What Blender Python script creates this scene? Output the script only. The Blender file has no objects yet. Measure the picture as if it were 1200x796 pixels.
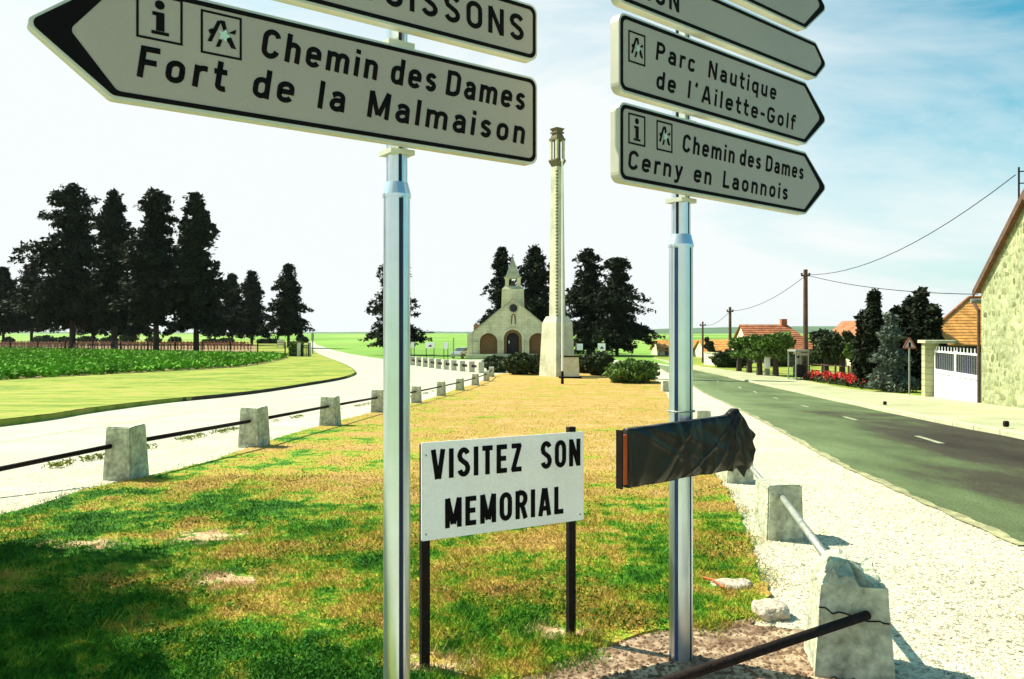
import bpy, bmesh, math, random
import numpy as np
from mathutils import Vector, Matrix
from mathutils.geometry import tessellate_polygon
R = math.radians
S = bpy.context.scene
C = S.collection
rnd = random.Random(7)

# ------------------------------------------------------------------ camera, world, sun, exposure
EYE, F, HZ = 1.6, 930.0, 390.0
cd = bpy.data.cameras.new('camera'); cam = bpy.data.objects.new('camera', cd); C.objects.link(cam)
cam.location = (0, 0, EYE); cam.rotation_euler = (R(90), 0, 0)
cd.sensor_width = 36; cd.lens = 36*F/1200; cd.shift_y = -(398-HZ)/1200
cd.clip_start = 0.05; cd.clip_end = 20000
S.camera = cam

SUN_EL = R(48)
TO_SUN = Vector((-.88*math.cos(SUN_EL), .475*math.cos(SUN_EL), math.sin(SUN_EL))).normalized()
az = math.atan2(TO_SUN.x, TO_SUN.y)          # clockwise from +Y
w = bpy.data.worlds.new('World'); S.world = w; w.use_nodes = True
nt = w.node_tree; nt.nodes.clear()
def N(t, typ, **kw):
    n = t.nodes.new(typ)
    for k, v in kw.items(): setattr(n, k, v)
    return n
def ramp(t, stops, interp='LINEAR'):
    n = N(t, 'ShaderNodeValToRGB'); cr = n.color_ramp; cr.interpolation = interp
    while len(cr.elements) < len(stops): cr.elements.new(.5)
    for e, (p, c) in zip(cr.elements, stops):
        e.position = p; e.color = (*c, 1) if len(c) == 3 else c
    return n
def mixc(t, fac, a, b, mode='MIX'):
    n = N(t, 'ShaderNodeMix', data_type='RGBA', blend_type=mode)
    for sock, v in ((0, fac), (6, a), (7, b)):
        if isinstance(v, (int, float)): n.inputs[sock].default_value = v
        elif isinstance(v, tuple): n.inputs[sock].default_value = (*v, 1) if len(v) == 3 else v
        else: t.links.new(v, n.inputs[sock])
    return n.outputs[2]
sky = N(nt, 'ShaderNodeTexSky', sky_type='NISHITA', sun_disc=False, sun_elevation=SUN_EL, sun_rotation=az, air_density=1.0, dust_density=1.2, ozone_density=2.0)
tc = N(nt, 'ShaderNodeTexCoord')
mp = N(nt, 'ShaderNodeMapping'); mp.inputs['Scale'].default_value = (1.0, 1.3, 4.2); mp.inputs['Location'].default_value = (.35, .1, .2)
nt.links.new(tc.outputs['Generated'], mp.inputs[0])
cl = N(nt, 'ShaderNodeTexNoise'); cl.inputs['Scale'].default_value = 1.7; cl.inputs['Detail'].default_value = 6; cl.inputs['Roughness'].default_value = .6; cl.inputs['Distortion'].default_value = .55
nt.links.new(mp.outputs[0], cl.inputs['Vector'])
sep = N(nt, 'ShaderNodeSeparateXYZ'); nt.links.new(tc.outputs['Generated'], sep.inputs[0])
# high thin cloud: solid veil near the horizon, breaking up overhead and to the right
alt = N(nt, 'ShaderNodeMapRange'); nt.links.new(sep.outputs['Z'], alt.inputs[0])
for i, v in ((1, .12), (2, .5), (3, .62), (4, -.02)): alt.inputs[i].default_value = v
add = N(nt, 'ShaderNodeMath', operation='ADD'); nt.links.new(cl.outputs[0], add.inputs[0]); nt.links.new(alt.outputs[0], add.inputs[1])
sx = N(nt, 'ShaderNodeMath', operation='MULTIPLY_ADD'); nt.links.new(sep.outputs['X'], sx.inputs[0]); sx.inputs[1].default_value = -.32; nt.links.new(add.outputs[0], sx.inputs[2])
ab = N(nt, 'ShaderNodeMath', operation='ABSOLUTE'); nt.links.new(sep.outputs['X'], ab.inputs[0])
sx2 = N(nt, 'ShaderNodeMath', operation='MULTIPLY_ADD'); nt.links.new(ab.outputs[0], sx2.inputs[0]); sx2.inputs[1].default_value = -.34; nt.links.new(sx.outputs[0], sx2.inputs[2]); sx = sx2
cr = ramp(nt, [(.40, (0, 0, 0)), (.52, (.32,)*3), (.84, (1, 1, 1))]); nt.links.new(sx.outputs[0], cr.inputs[0])
tint = mixc(nt, 1.0, sky.outputs[0], (.42, 1.18, 1.05), 'MULTIPLY')
col = mixc(nt, cr.outputs[0], tint, (6.3, 6.65, 6.6))
bg = N(nt, 'ShaderNodeBackground'); bg.inputs[1].default_value = .08; nt.links.new(col, bg.inputs[0])
wo = N(nt, 'ShaderNodeOutputWorld'); nt.links.new(bg.outputs[0], wo.inputs[0])

sl = bpy.data.lights.new('sun', 'SUN'); sl.energy = 5.0; sl.angle = R(.5); sl.color = (1, .94, .73)
so = bpy.data.objects.new('sun', sl); C.objects.link(so); so.rotation_euler = TO_SUN.to_track_quat('Z', 'Y').to_euler(); so.location = (-20, 10, 30)
S.view_settings.view_transform = 'Standard'; S.view_settings.look = 'None'; S.view_settings.gamma = 1; S.view_settings.use_curve_mapping = False
S.view_settings.exposure = 0.9
S.cycles.max_bounces = 6; S.cycles.transparent_max_bounces = 12

# ------------------------------------------------------------------ terrain height and pixel -> place
def g(y):
    if y <= 5: return 0.0
    if y >= 40: return -1.15
    def s(v): t = (v-5)/35; return -1.15*t*t*(3-2*t)
    a = math.floor(y); return s(a)+(s(min(a+1, 40))-s(a))*(y-a)
def P(px, py, dz=0.0):                       # ground point seen at a pixel of the 1200-wide photo
    m = (py-HZ)/F; lo, hi = .5, 6000.
    for _ in range(60):
        mid = math.sqrt(lo*hi)
        if (EYE-g(mid))/mid > m: lo = mid
        else: hi = mid
    return Vector(((px-600)/F*lo, lo, g(lo)+dz))
def Q(px, py, Y): return Vector(((px-600)/F*Y, Y, EYE+(HZ-py)/F*Y))

# ------------------------------------------------------------------ materials
def mat(name, col, rough=.8, metal=0, var=.25, scale=8., bump=0., bscale=60., detail=6, col2=None, fine=0., fscale=60., spec=.5):
    m = bpy.data.materials.new(name); m.use_nodes = True; t = m.node_tree
    b = t.nodes['Principled BSDF']; b.inputs['Roughness'].default_value = rough; b.inputs['Metallic'].default_value = metal
    b.inputs['Specular IOR Level'].default_value = spec
    co = N(t, 'ShaderNodeTexCoord')
    n = N(t, 'ShaderNodeTexNoise'); n.inputs['Scale'].default_value = scale; n.inputs['Detail'].default_value = detail
    t.links.new(co.outputs['Object'], n.inputs['Vector'])
    c2 = col2 if col2 else tuple(min(1, c*(1+var)) for c in col)
    c1 = col if col2 else tuple(c*(1-var) for c in col)
    r = ramp(t, [(.32, c1), (.68, c2)]); t.links.new(n.outputs[0], r.inputs[0])
    out = r.outputs[0]
    if fine:
        n2 = N(t, 'ShaderNodeTexNoise'); n2.inputs['Scale'].default_value = fscale; n2.inputs['Detail'].default_value = 4
        t.links.new(co.outputs['Object'], n2.inputs['Vector'])
        r2 = ramp(t, [(.35, (1-fine,)*3), (.65, (1+fine*.6,)*3)]); t.links.new(n2.outputs[0], r2.inputs[0])
        out = mixc(t, 1.0, out, r2.outputs[0], 'MULTIPLY')
    t.links.new(out, b.inputs['Base Color'])
    if bump:
        n3 = N(t, 'ShaderNodeTexNoise'); n3.inputs['Scale'].default_value = bscale; n3.inputs['Detail'].default_value = 5
        t.links.new(co.outputs['Object'], n3.inputs['Vector'])
        bp = N(t, 'ShaderNodeBump'); bp.inputs['Strength'].default_value = bump; bp.inputs['Distance'].default_value = .02
        t.links.new(n3.outputs[0], bp.inputs['Height']); t.links.new(bp.outputs[0], b.inputs['Normal'])
    return m
M = {}
M['alu'] = mat('aluminium', (.62, .70, .77), .30, .9, .06, 6, .03, 200)
M['alu_dark'] = mat('aluminium_slot', (.02, .025, .06), .7, 0, spec=.2)  # painted dark tone of the pole slots; also the gate mesh
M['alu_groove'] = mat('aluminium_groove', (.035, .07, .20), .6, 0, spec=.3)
M['sheet'] = mat('sign_sheeting', (.38, .325, .285), .45, 0, .05, 2.5, fine=.12, fscale=500)
M['edge'] = mat('sign_frame', (.56, .56, .49), .45, .2, .08, 5)
M['black'] = mat('black_film', (.006, .005, .006), .8, 0, .2, spec=.08)
M['logo_pale'] = mat('logo_pale', (.45, .6, .55), .5)
M['whitepaint'] = mat('white_paint', (.93, .92, .90), .45, 0, .05, 4, fine=.05, fscale=90)
M['steel_black'] = mat('black_steel', (.012, .008, .007), .7, 0, .4, 20, spec=.15)
M['rust'] = mat('rusty_pipe', (.012, .006, .005), .8, 0, .5, 25, .3, 80, spec=.2)
M['concrete'] = mat('concrete', (.48, .50, .36), .9, 0, .3, 6, .8, 45, detail=9, fine=.3, fscale=22)
M['galv'] = mat('galvanised', (.30, .32, .28), .55, .4, .25, 20, .2, 60)
M['tarp'] = mat('black_tarpaulin', (.010, .007, .004), .38, 0, .5, 9, .12, 14, spec=.3)
M['orange'] = mat('orange_panel', (.55, .10, .02), .6)
M['rock'] = mat('limestone_rock', (.50, .42, .33), .95, 0, .3, 9, .8, 30, fine=.25, fscale=40)
M['soil'] = mat('soil_crumbs', (.16, .09, .05), .95, 0, .5, 12, .8, 40)
M['needles'] = mat('conifer_needles', (.013, .020, .008), .8, 0, .45, .9, spec=.2)
M['bark'] = mat('bark', (.045, .032, .024), .95, 0, .3, 6, .5, 20)
M['leaf_dark'] = mat('dark_leaves', (.030, .048, .012), .7, 0, .5, 1.5, spec=.3)
M['leaf_mid'] = mat('mid_leaves', (.085, .155, .022), .7, 0, .4, 1.5, spec=.3)
M['leaf_lime'] = mat('lime_leaves', (.22, .34, .045), .7, 0, .3, 2, spec=.3)
M['leaf_silver'] = mat('silver_needles', (.085, .115, .085), .8, 0, .4, 2)
M['crop'] = mat('beet_leaves', (.13, .33, .02), .75, 0, .4, .5, spec=.12)
M['clover'] = mat('clover', (.020, .12, .006), .75, 0, .4, 4, spec=.15)
M['drygrass'] = mat('dry_weeds', (.22, .24, .05), .85, 0, .4, 4, spec=.15)
M['flower'] = mat('red_roses', (.60, .025, .02), .6, 0, .3, 4)
def block_col(base, joint, sc=1.0):
    def fn(t, co):
        mp = N(t, 'ShaderNodeMapping'); mp.inputs['Rotation'].default_value = (R(90), 0, 0); t.links.new(co, mp.inputs[0])
        b = N(t, 'ShaderNodeTexBrick'); t.links.new(mp.outputs[0], b.inputs['Vector']); b.inputs['Scale'].default_value = sc; b.inputs['Mortar Size'].default_value = .012; b.inputs['Brick Width'].default_value = .62; b.inputs['Row Height'].default_value = .30
        b.inputs['Color1'].default_value = (*base, 1); b.inputs['Color2'].default_value = (*[c*.86 for c in base], 1); b.inputs['Mortar'].default_value = (*joint, 1)
        r2 = ramp(t, [(.34, (.74,)*3), (.66, (1.12,)*3)]); t.links.new(noise(t, co, .9, 7, (1, 1, .5), .65), r2.inputs[0])
        return mixc(t, 1., b.outputs[0], r2.outputs[0], 'MULTIPLY')
    return fn
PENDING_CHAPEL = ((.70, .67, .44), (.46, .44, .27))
M['chapel_roof'] = mat('chapel_stone_roof', (.43, .43, .28), .92, 0, .2, 1.5, .3, 12, fine=.2, fscale=6)
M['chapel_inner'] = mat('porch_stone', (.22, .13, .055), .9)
M['dark'] = mat('dark_wood', (.012, .010, .010), .7)
M['monument'] = mat('monument_stone', (.60, .59, .43), .85, 0, .2, 1.0, .2, 10, detail=9, fine=.12, fscale=6)
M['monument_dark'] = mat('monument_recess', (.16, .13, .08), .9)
M['bronze'] = mat('weathered_bronze', (.10, .08, .04), .7, .3)
M['plaster'] = mat('house_plaster', (.66, .62, .46), .9, 0, .1, 1.5)
M['tile'] = mat('orange_tiles', (.62, .29, .07), .85, 0, .3, 3, .4, 30, fine=.25, fscale=14)
M['tile_red'] = mat('red_brown_tiles', (.36, .125, .05), .85, 0, .35, 2, .4, 30, fine=.3, fscale=9)
M['wood'] = mat('weathered_wood', (.10, .055, .035), .9, 0, .3, 4, .3, 30)
M['glass'] = mat('window_glass', (.05, .06, .06), .12, 0, .1)
M['carpaint'] = mat('silver_car_paint', (.42, .44, .46), .25, .5, .03)
M['rubber'] = mat('rubber', (.015, .015, .015), .8)
M['redlamp'] = mat('red_lens', (.4, .02, .02), .3)
M['grave'] = mat('grave_cross_paint', (.42, .20, .13), .8)
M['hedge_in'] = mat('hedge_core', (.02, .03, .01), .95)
M['kerb'] = mat('kerb_concrete', (.46, .46, .30), .9, 0, .2, 2, .3, 20)

def pois(name, stops, nodes_fn, rough=.95, bump=0., bscale=40.):
    m = bpy.data.materials.new(name); m.use_nodes = True; t = m.node_tree
    b = t.nodes['Principled BSDF']; b.inputs['Roughness'].default_value = rough; b.inputs['Specular IOR Level'].default_value = .2
    co = N(t, 'ShaderNodeTexCoord').outputs['Object']
    t.links.new(nodes_fn(t, co), b.inputs['Base Color'])
    if bump:
        n3 = N(t, 'ShaderNodeTexNoise'); n3.inputs['Scale'].default_value = bscale; n3.inputs['Detail'].default_value = 6
        t.links.new(co, n3.inputs['Vector'])
        bp = N(t, 'ShaderNodeBump'); bp.inputs['Strength'].default_value = bump; bp.inputs['Distance'].default_value = .03
        t.links.new(n3.outputs[0], bp.inputs['Height']); t.links.new(bp.outputs[0], b.inputs['Normal'])
    return m
def noise(t, co, sc, det=5, stretch=None, rough=.55):
    if stretch:
        mp = N(t, 'ShaderNodeMapping'); mp.inputs['Scale'].default_value = stretch; t.links.new(co, mp.inputs[0]); co = mp.outputs[0]
    n = N(t, 'ShaderNodeTexNoise'); n.inputs['Scale'].default_value = sc; n.inputs['Detail'].default_value = det; n.inputs['Roughness'].default_value = rough
    t.links.new(co, n.inputs['Vector']); return n.outputs[0]
def mth(t, op, a, b=None, c=None):
    n = N(t, 'ShaderNodeMath', operation=op)
    for i, v in enumerate((a, b, c)):
        if v is None: continue
        if isinstance(v, (int, float)): n.inputs[i].default_value = v
        else: t.links.new(v, n.inputs[i])
    return n.outputs[0]
def mrange(t, v, a, b, c, d):
    n = N(t, 'ShaderNodeMapRange'); t.links.new(v, n.inputs[0])
    for i, x in zip((1, 2, 3, 4), (a, b, c, d)): n.inputs[i].default_value = x
    return n.outputs[0]
BARE = [(245, 632, .26), (272, 683, .22), (100, 640, .20), (657, 745, .14), (498, 782, .16)]
def lawn_col(t, co):
    x = N(t, 'ShaderNodeSeparateXYZ'); t.links.new(co, x.inputs[0])
    big = noise(t, co, 1.6, 5, (1, .8, 1)); med = noise(t, co, 6.5, 6, rough=.7); fin = noise(t, co, 38, 3); med2 = noise(t, co, 9, 5, rough=.7)
    d = mth(t, 'ADD', mth(t, 'ADD', mth(t, 'MULTIPLY', big, .8), -.05), mth(t, 'MULTIPLY', med, .68))
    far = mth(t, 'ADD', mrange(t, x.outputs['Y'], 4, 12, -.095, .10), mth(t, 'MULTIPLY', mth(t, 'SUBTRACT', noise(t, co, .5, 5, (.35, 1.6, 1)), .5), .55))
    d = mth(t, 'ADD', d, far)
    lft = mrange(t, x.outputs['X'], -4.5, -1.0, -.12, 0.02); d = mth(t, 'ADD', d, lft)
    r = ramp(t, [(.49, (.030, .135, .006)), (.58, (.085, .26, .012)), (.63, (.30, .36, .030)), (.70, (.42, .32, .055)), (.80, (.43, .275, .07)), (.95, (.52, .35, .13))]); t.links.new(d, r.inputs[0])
    c = r.outputs[0]
    for (px, py, rad) in BARE:
        p = P(px, py)
        v = N(t, 'ShaderNodeVectorMath', operation='DISTANCE'); 
        mp = N(t, 'ShaderNodeMapping'); mp.inputs['Location'].default_value = (-p.x*.6, -p.y, 0); mp.inputs['Scale'].default_value = (.6, 1, 0)
        t.links.new(co, mp.inputs[0]); t.links.new(mp.outputs[0], v.inputs[0]); v.inputs[1].default_value = (0, 0, 0)
        dd = mth(t, 'ADD', v.outputs['Value'], mth(t, 'MULTIPLY', mth(t, 'SUBTRACT', med2, .5), rad*4.2))
        c = mixc(t, mrange(t, dd, rad*.25, rad*.75, 1, 0), c, (.62, .42, .24))
    f = ramp(t, [(.3, (.55,)*3), (.7, (1.35,)*3)]); t.links.new(fin, f.inputs[0])
    return mixc(t, 1., c, f.outputs[0], 'MULTIPLY')
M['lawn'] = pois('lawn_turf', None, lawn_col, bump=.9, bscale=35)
def verge_col(t, co):
    a = noise(t, co, .30, 7, (1, 2.5, 1), .65); b = noise(t, co, 1.6, 7, None, .7)
    d = mth(t, 'ADD', mth(t, 'MULTIPLY', a, .65), mth(t, 'MULTIPLY', b, .38))
    r = ramp(t, [(.38, (.09, .16, .015)), (.48, (.19, .26, .03)), (.56, (.30, .32, .05)), (.66, (.38, .30, .10))]); t.links.new(d, r.inputs[0])
    return r.outputs[0]
M['verge'] = pois('mown_verge', None, verge_col, bump=.9, bscale=7)
def field_col(t, co):
    a = noise(t, co, .012, 5, (1, .35, 1)); b = noise(t, co, .5, 4)
    d = mth(t, 'ADD', mth(t, 'MULTIPLY', a, .8), mth(t, 'MULTIPLY', b, .2))
    r = ramp(t, [(.36, (.10, .22, .03)), (.50, (.19, .34, .05)), (.60, (.30, .40, .11))]); t.links.new(d, r.inputs[0])
    return r.outputs[0]
M['field'] = pois('far_fields', None, field_col)
def gravel_col(t, co):
    a = noise(t, co, .8, 5); v = N(t, 'ShaderNodeTexVoronoi'); v.inputs['Scale'].default_value = 42; t.links.new(co, v.inputs['Vector'])
    r = ramp(t, [(.3, (.58, .54, .38)), (.7, (.74, .70, .54))]); t.links.new(a, r.inputs[0])
    sc_ = N(t, 'ShaderNodeSeparateColor'); t.links.new(v.outputs['Color'], sc_.inputs[0]); r2 = ramp(t, [(.0, (.30, .28, .24)), (.14, (.62,)*3), (.35, (.92,)*3), (1, (1.12,)*3)]); t.links.new(sc_.outputs[0], r2.inputs[0])
    return mixc(t, 1., r.outputs[0], r2.outputs[0], 'MULTIPLY')
M['gravel'] = pois('pale_gravel', None, gravel_col, bump=.9, bscale=55)
M['pebble'] = mat('pebbles', (.62, .57, .40), .9, 0, .35, 30)
M['soildark'] = mat('damp_soil', (.045, .028, .015), .95, 0, .4, 3, .6, 20)  # soil colour taken near black as the shade of the verge edge
M['soilground'] = mat('bare_soil', (.15, .08, .04), .95, 0, .3, 6, .8, 30, detail=9, col2=(.52, .39, .26), fine=.35, fscale=25)
def asphalt_col(t, co):
    x = N(t, 'ShaderNodeSeparateXYZ'); t.links.new(co, x.inputs[0])
    # darker and browner at low Y, paler and greener farther off and along the left edge
    a = noise(t, co, .8, 7, (1, .35, 1), .65); f = noise(t, co, 60, 3)
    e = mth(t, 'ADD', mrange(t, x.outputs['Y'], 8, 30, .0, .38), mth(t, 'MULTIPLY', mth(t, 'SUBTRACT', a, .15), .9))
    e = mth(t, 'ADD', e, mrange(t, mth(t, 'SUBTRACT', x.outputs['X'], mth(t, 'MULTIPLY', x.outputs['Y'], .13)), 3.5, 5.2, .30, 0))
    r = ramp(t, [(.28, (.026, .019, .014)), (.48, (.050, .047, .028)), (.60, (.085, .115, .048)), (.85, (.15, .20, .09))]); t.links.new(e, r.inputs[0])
    r2 = ramp(t, [(.35, (.72,)*3), (.65, (1.3,)*3)]); t.links.new(f, r2.inputs[0])
    return mixc(t, 1., r.outputs[0], r2.outputs[0], 'MULTIPLY')
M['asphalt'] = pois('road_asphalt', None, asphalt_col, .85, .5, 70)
M['lane'] = mat('worn_road_paint', (.30, .32, .20), .8, 0, .3, 6)
M['paleroad'] = mat('bleached_asphalt', (.42, .42, .33), .9, 0, .12, .8, .3, 40, fine=.12, fscale=30)
M['paving'] = mat('sandy_pavement', (.38, .385, .22), .92, 0, .2, .7, .3, 25, fine=.15, fscale=12)
M['edgedirt'] = mat('edge_dirt', (.30, .29, .15), .95, 0, .3, 4, .4, 30, fine=.3, fscale=14)
M['cemground'] = mat('cemetery_ground', (.24, .17, .07), .95, 0, .4, .6)
M['hill'] = mat('distant_hill', (.06, .12, .05), .95, 0, .3, .004)
def rubble_col(t, co):
    oi = N(t, 'ShaderNodeObjectInfo')
    r = ramp(t, [(0, (.12, .13, .06)), (.12, (.22, .24, .11)), (.5, (.32, .35, .18)), (1, (.42, .43, .26))]); t.links.new(oi.outputs['Random'], r.inputs[0])
    b = noise(t, co, .8, 4)
    r2 = ramp(t, [(.35, (.8,)*3), (.65, (1.15,)*3)]); t.links.new(b, r2.inputs[0])
    return mixc(t, 1., r.outputs[0], r2.outputs[0], 'MULTIPLY')
M['chapel'] = pois('chapel_limestone', None, block_col(*PENDING_CHAPEL), .92, .3, 12)
M['rubble'] = pois('rubble_stone', None, rubble_col, bump=.8, bscale=14)
M['sign_red'] = mat('faded_red', (.34, .10, .08), .6)
M['sign_pale'] = mat('faded_white', (.50, .44, .42), .6)
M['mortar'] = mat('lime_mortar', (.33, .36, .20), .95, 0, .28, 1.3, .6, 16, detail=9, fine=.3, fscale=7)

# ------------------------------------------------------------------ mesh helpers
def link(name, me, m, parent=None, smooth=False):
    o = bpy.data.objects.new(name, me); C.objects.link(o)
    if m is not None and not me.materials: me.materials.append(M[m])
    if parent: o.parent = parent; o.matrix_parent_inverse = Matrix.Translation(-parent.location) if False else Matrix.Identity(4)
    if smooth: me.shade_smooth()
    return o
def from_np(name, v, f, m, parent=None, smooth=False):
    v = np.asarray(v, dtype=np.float32); f = np.asarray(f, dtype=np.int32); k = f.shape[1]
    me = bpy.data.meshes.new(name); me.vertices.add(len(v)); me.vertices.foreach_set('co', v.ravel())
    me.loops.add(f.size); me.loops.foreach_set('vertex_index', f.ravel())
    me.polygons.add(len(f)); me.polygons.foreach_set('loop_start', np.arange(0, f.size, k, dtype=np.int32)); me.polygons.foreach_set('loop_total', np.full(len(f), k, dtype=np.int32))
    me.update(calc_edges=True); me.validate()
    return link(name, me, m, parent, smooth)
class MB:
    def __init__(s): s.bm = bmesh.new()
    def box(s, c, size, rz=0, bev=0):
        mtx = Matrix.Translation(c) @ Matrix.Rotation(rz, 4, 'Z') @ Matrix.Diagonal((*size, 1))
        r = bmesh.ops.create_cube(s.bm, size=1, matrix=mtx)
        if bev:
            es = list({e for v in r['verts'] for e in v.link_edges})
            bmesh.ops.bevel(s.bm, geom=es, offset=bev, segments=1, affect='EDGES')
        return s
    def cone(s, c, r1, r2, h, seg=12, rot=None):
        mtx = Matrix.Translation(c) @ (rot.to_4x4() if rot else Matrix.Identity(4)) @ Matrix.Translation((0, 0, h/2))
        bmesh.ops.create_cone(s.bm, cap_ends=True, segments=seg, radius1=r1, radius2=r2, depth=h, matrix=mtx); return s
    def tube(s, a, b, r, seg=8, r2=None):
        a = Vector(a); b = Vector(b); d = b-a
        return s.cone(a, r, r if r2 is None else r2, d.length, seg, d.to_track_quat('Z', 'Y').to_matrix())
    def path(s, pts, r, seg=6):
        for a, b in zip(pts, pts[1:]): s.tube(a, b, r, seg)
        return s
    def ball(s, c, r, sub=2, sc=(1, 1, 1), jit=0, seed=0):
        q = random.Random(seed); rr = bmesh.ops.create_icosphere(s.bm, subdivisions=sub, radius=r)
        for v in rr['verts']:
            k = 1+q.uniform(-jit, jit); v.co = Vector((v.co.x*sc[0]*k, v.co.y*sc[1]*k, v.co.z*sc[2]*k))+Vector(c)
        return s
    def prism(s, poly, fr, to, t=Vector((0, 0, 0)), both=True):
        """poly: 2d points; fr(u,v) -> 3d front point; to: extrusion vector"""
        a = [s.bm.verts.new(fr(u, v)) for u, v in poly]; b = [s.bm.verts.new(fr(u, v)+to) for u, v in poly]
        tri = tessellate_polygon([[Vector((u, v, 0)) for u, v in poly]])
        n = len(poly)
        for x, y, z in tri:
            try: s.bm.faces.new((a[x], a[y], a[z])); s.bm.faces.new((b[z], b[y], b[x]))
            except ValueError: pass
        for i in range(n):
            j = (i+1) % n; s.bm.faces.new((a[i], b[i], b[j], a[j]))
        return s
    def hull8(s, bot, top):
        vb = [s.bm.verts.new(v) for v in bot]; vt = [s.bm.verts.new(v) for v in top]; n = len(bot)
        s.bm.faces.new(vb[::-1]); s.bm.faces.new(vt)
        for i in range(n): s.bm.faces.new((vb[i], vb[(i+1) % n], vt[(i+1) % n], vt[i]))
        return s
    def out(s, name, m, parent=None, smooth=False, off=None):
        bmesh.ops.recalc_face_normals(s.bm, faces=s.bm.faces[:])
        me = bpy.data.meshes.new(name); s.bm.to_mesh(me); s.bm.free()
        o = link(name, me, m, parent, smooth)
        return o
def thing(name, label, cat, loc=(0, 0, 0), rz=0, group=None):
    o = bpy.data.objects.new(name, None); C.objects.link(o); o.location = loc; o.rotation_euler = (0, 0, rz); o.empty_display_size = .2
    o['label'] = label; o['category'] = cat
    if group: o['group'] = group
    return o
def tag(o, label, cat, group=None):
    o['label'] = label; o['category'] = cat
    if group: o['group'] = group
    return o
def stuff(o, label=None, cat=None):
    o['kind'] = 'stuff'
    if label: o['label'] = label
    if cat: o['category'] = cat
    return o
def dup(root, loc, rz=0, label=None, sc=None):
    r = root.copy(); C.objects.link(r); r.location = loc; r.rotation_euler = (0, 0, rz)
    if label: r['label'] = label
    if sc: r.scale = sc
    for ch in list(root.children):
        c = ch.copy(); C.objects.link(c); c.parent = r
        for gc in ch.children:
            d = gc.copy(); C.objects.link(d); d.parent = c
    return r

def sheet(name, poly, m, dz, skirt=0.0, parent=None):
    """poly: list of (x,y); draped on the terrain, dz above it"""
    bm = bmesh.new(); pts = [Vector((x, y, 0)) for x, y in poly]
    vs = [bm.verts.new(p) for p in pts]
    for a, b, c in tessellate_polygon([pts]):
        try: bm.faces.new((vs[a], vs[b], vs[c]))
        except ValueError: pass
    for k in range(5, 41):
        bmesh.ops.bisect_plane(bm, geom=bm.verts[:]+bm.edges[:]+bm.faces[:], plane_co=(0, k, 0), plane_no=(0, 1, 0), dist=1e-5)
    for v in bm.verts: v.co.z = g(v.co.y)+dz
    for f in bm.faces:
        f.normal_update()
        if f.normal.z < 0: f.normal_flip()
    if skirt:
        be = [e for e in bm.edges if len(e.link_faces) == 1]
        r = bmesh.ops.extrude_edge_only(bm, edges=be)
        for v in r['geom']:
            if isinstance(v, bmesh.types.BMVert): v.co.z -= skirt
    me = bpy.data.meshes.new(name); bm.to_mesh(me); bm.free()
    o = link(name, me, m, parent); o['kind'] = 'structure'; return o
def pix(l): return [P(a, b).xy[:] for a, b in l]
def smoothpath(pts, n=4):
    out = []; k = len(pts)
    for i in range(k-1):
        p0, p1, p2, p3 = (Vector(pts[max(0, i-1)]), Vector(pts[i]), Vector(pts[i+1]), Vector(pts[min(k-1, i+2)]))
        for j in range(n):
            t = j/n; out.append(tuple(.5*((2*p1)+(-p0+p2)*t+(2*p0-5*p1+4*p2-p3)*t*t+(-p0+3*p1-3*p2+p3)*t**3)))
    out.append(tuple(pts[-1])); return out

# ------------------------------------------------------------------ setting
sheet('ground', [(-5000, -300), (5000, -300), (5000, 4200), (-5000, 4200)], 'field', -.03)
# distant hills as real ridges
def ridge(name, y0, x0, x1, hfun, depth, seed):
    q = random.Random(seed); n = 90; v = []; f = []
    for i in range(n+1):
        x = x0+(x1-x0)*i/n; h = hfun(i/n)*(1+.0*q.random())+q.uniform(-.8, .8)
        v += [(x, y0, -2), (x, y0+depth*.4, -1.2+h*.8), (x, y0+depth*.6, -1.2+h), (x, y0+depth, -2)]
    for i in range(n):
        for k in range(3): a = i*4+k; f.append((a, a+4, a+5, a+1))
    o = from_np(name, v, f, 'hill'); o['kind'] = 'structure'
ridge('hill', 2300, 300, 3200, lambda t: 31*max(0, math.sin(math.pi*min(1, t*1.0+.02)))**.5*(.8+.2*math.sin(t*9)), 900, 1)
ridge('hill', 2500, -3600, -300, lambda t: 10+7*math.sin(t*5+1), 800, 2)
ridge('hill', 2900, -700, 700, lambda t: 4+3*math.sin(t*6), 700, 3)

# left road (bleached), from off-frame left round the bend and away
outer = [(-60, 507), (0, 500), (60, 492), (110, 483.6), (193, 472.6), (260, 466), (335, 456), (392, 446.5), (411, 441.5), (416, 437), (407, 430.5), (395, 425), (382, 420), (369, 413.5), (364, 407), (361, 401)]
away = [(368, 401), (371, 404), (392, 410.5), (411, 415), (447, 420.5), (480, 421), (552, 421.5), (700, 421), (760, 424), (812, 432), (812, 452)]
edge = [(780, 446), (760, 438), (650, 437), (600, 436.5), (578, 440), (560, 449), (530, 458), (480, 474), (445, 482), (330, 513), (250, 541), (100, 575), (0, 606), (-80, 640)]
so_ = smoothpath(pix(outer), 3)
sheet('left_road', so_+pix(away)+pix(edge)+[(-9, 2), (-45, 2), (-45, 20)], 'paleroad', 0.0)
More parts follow.
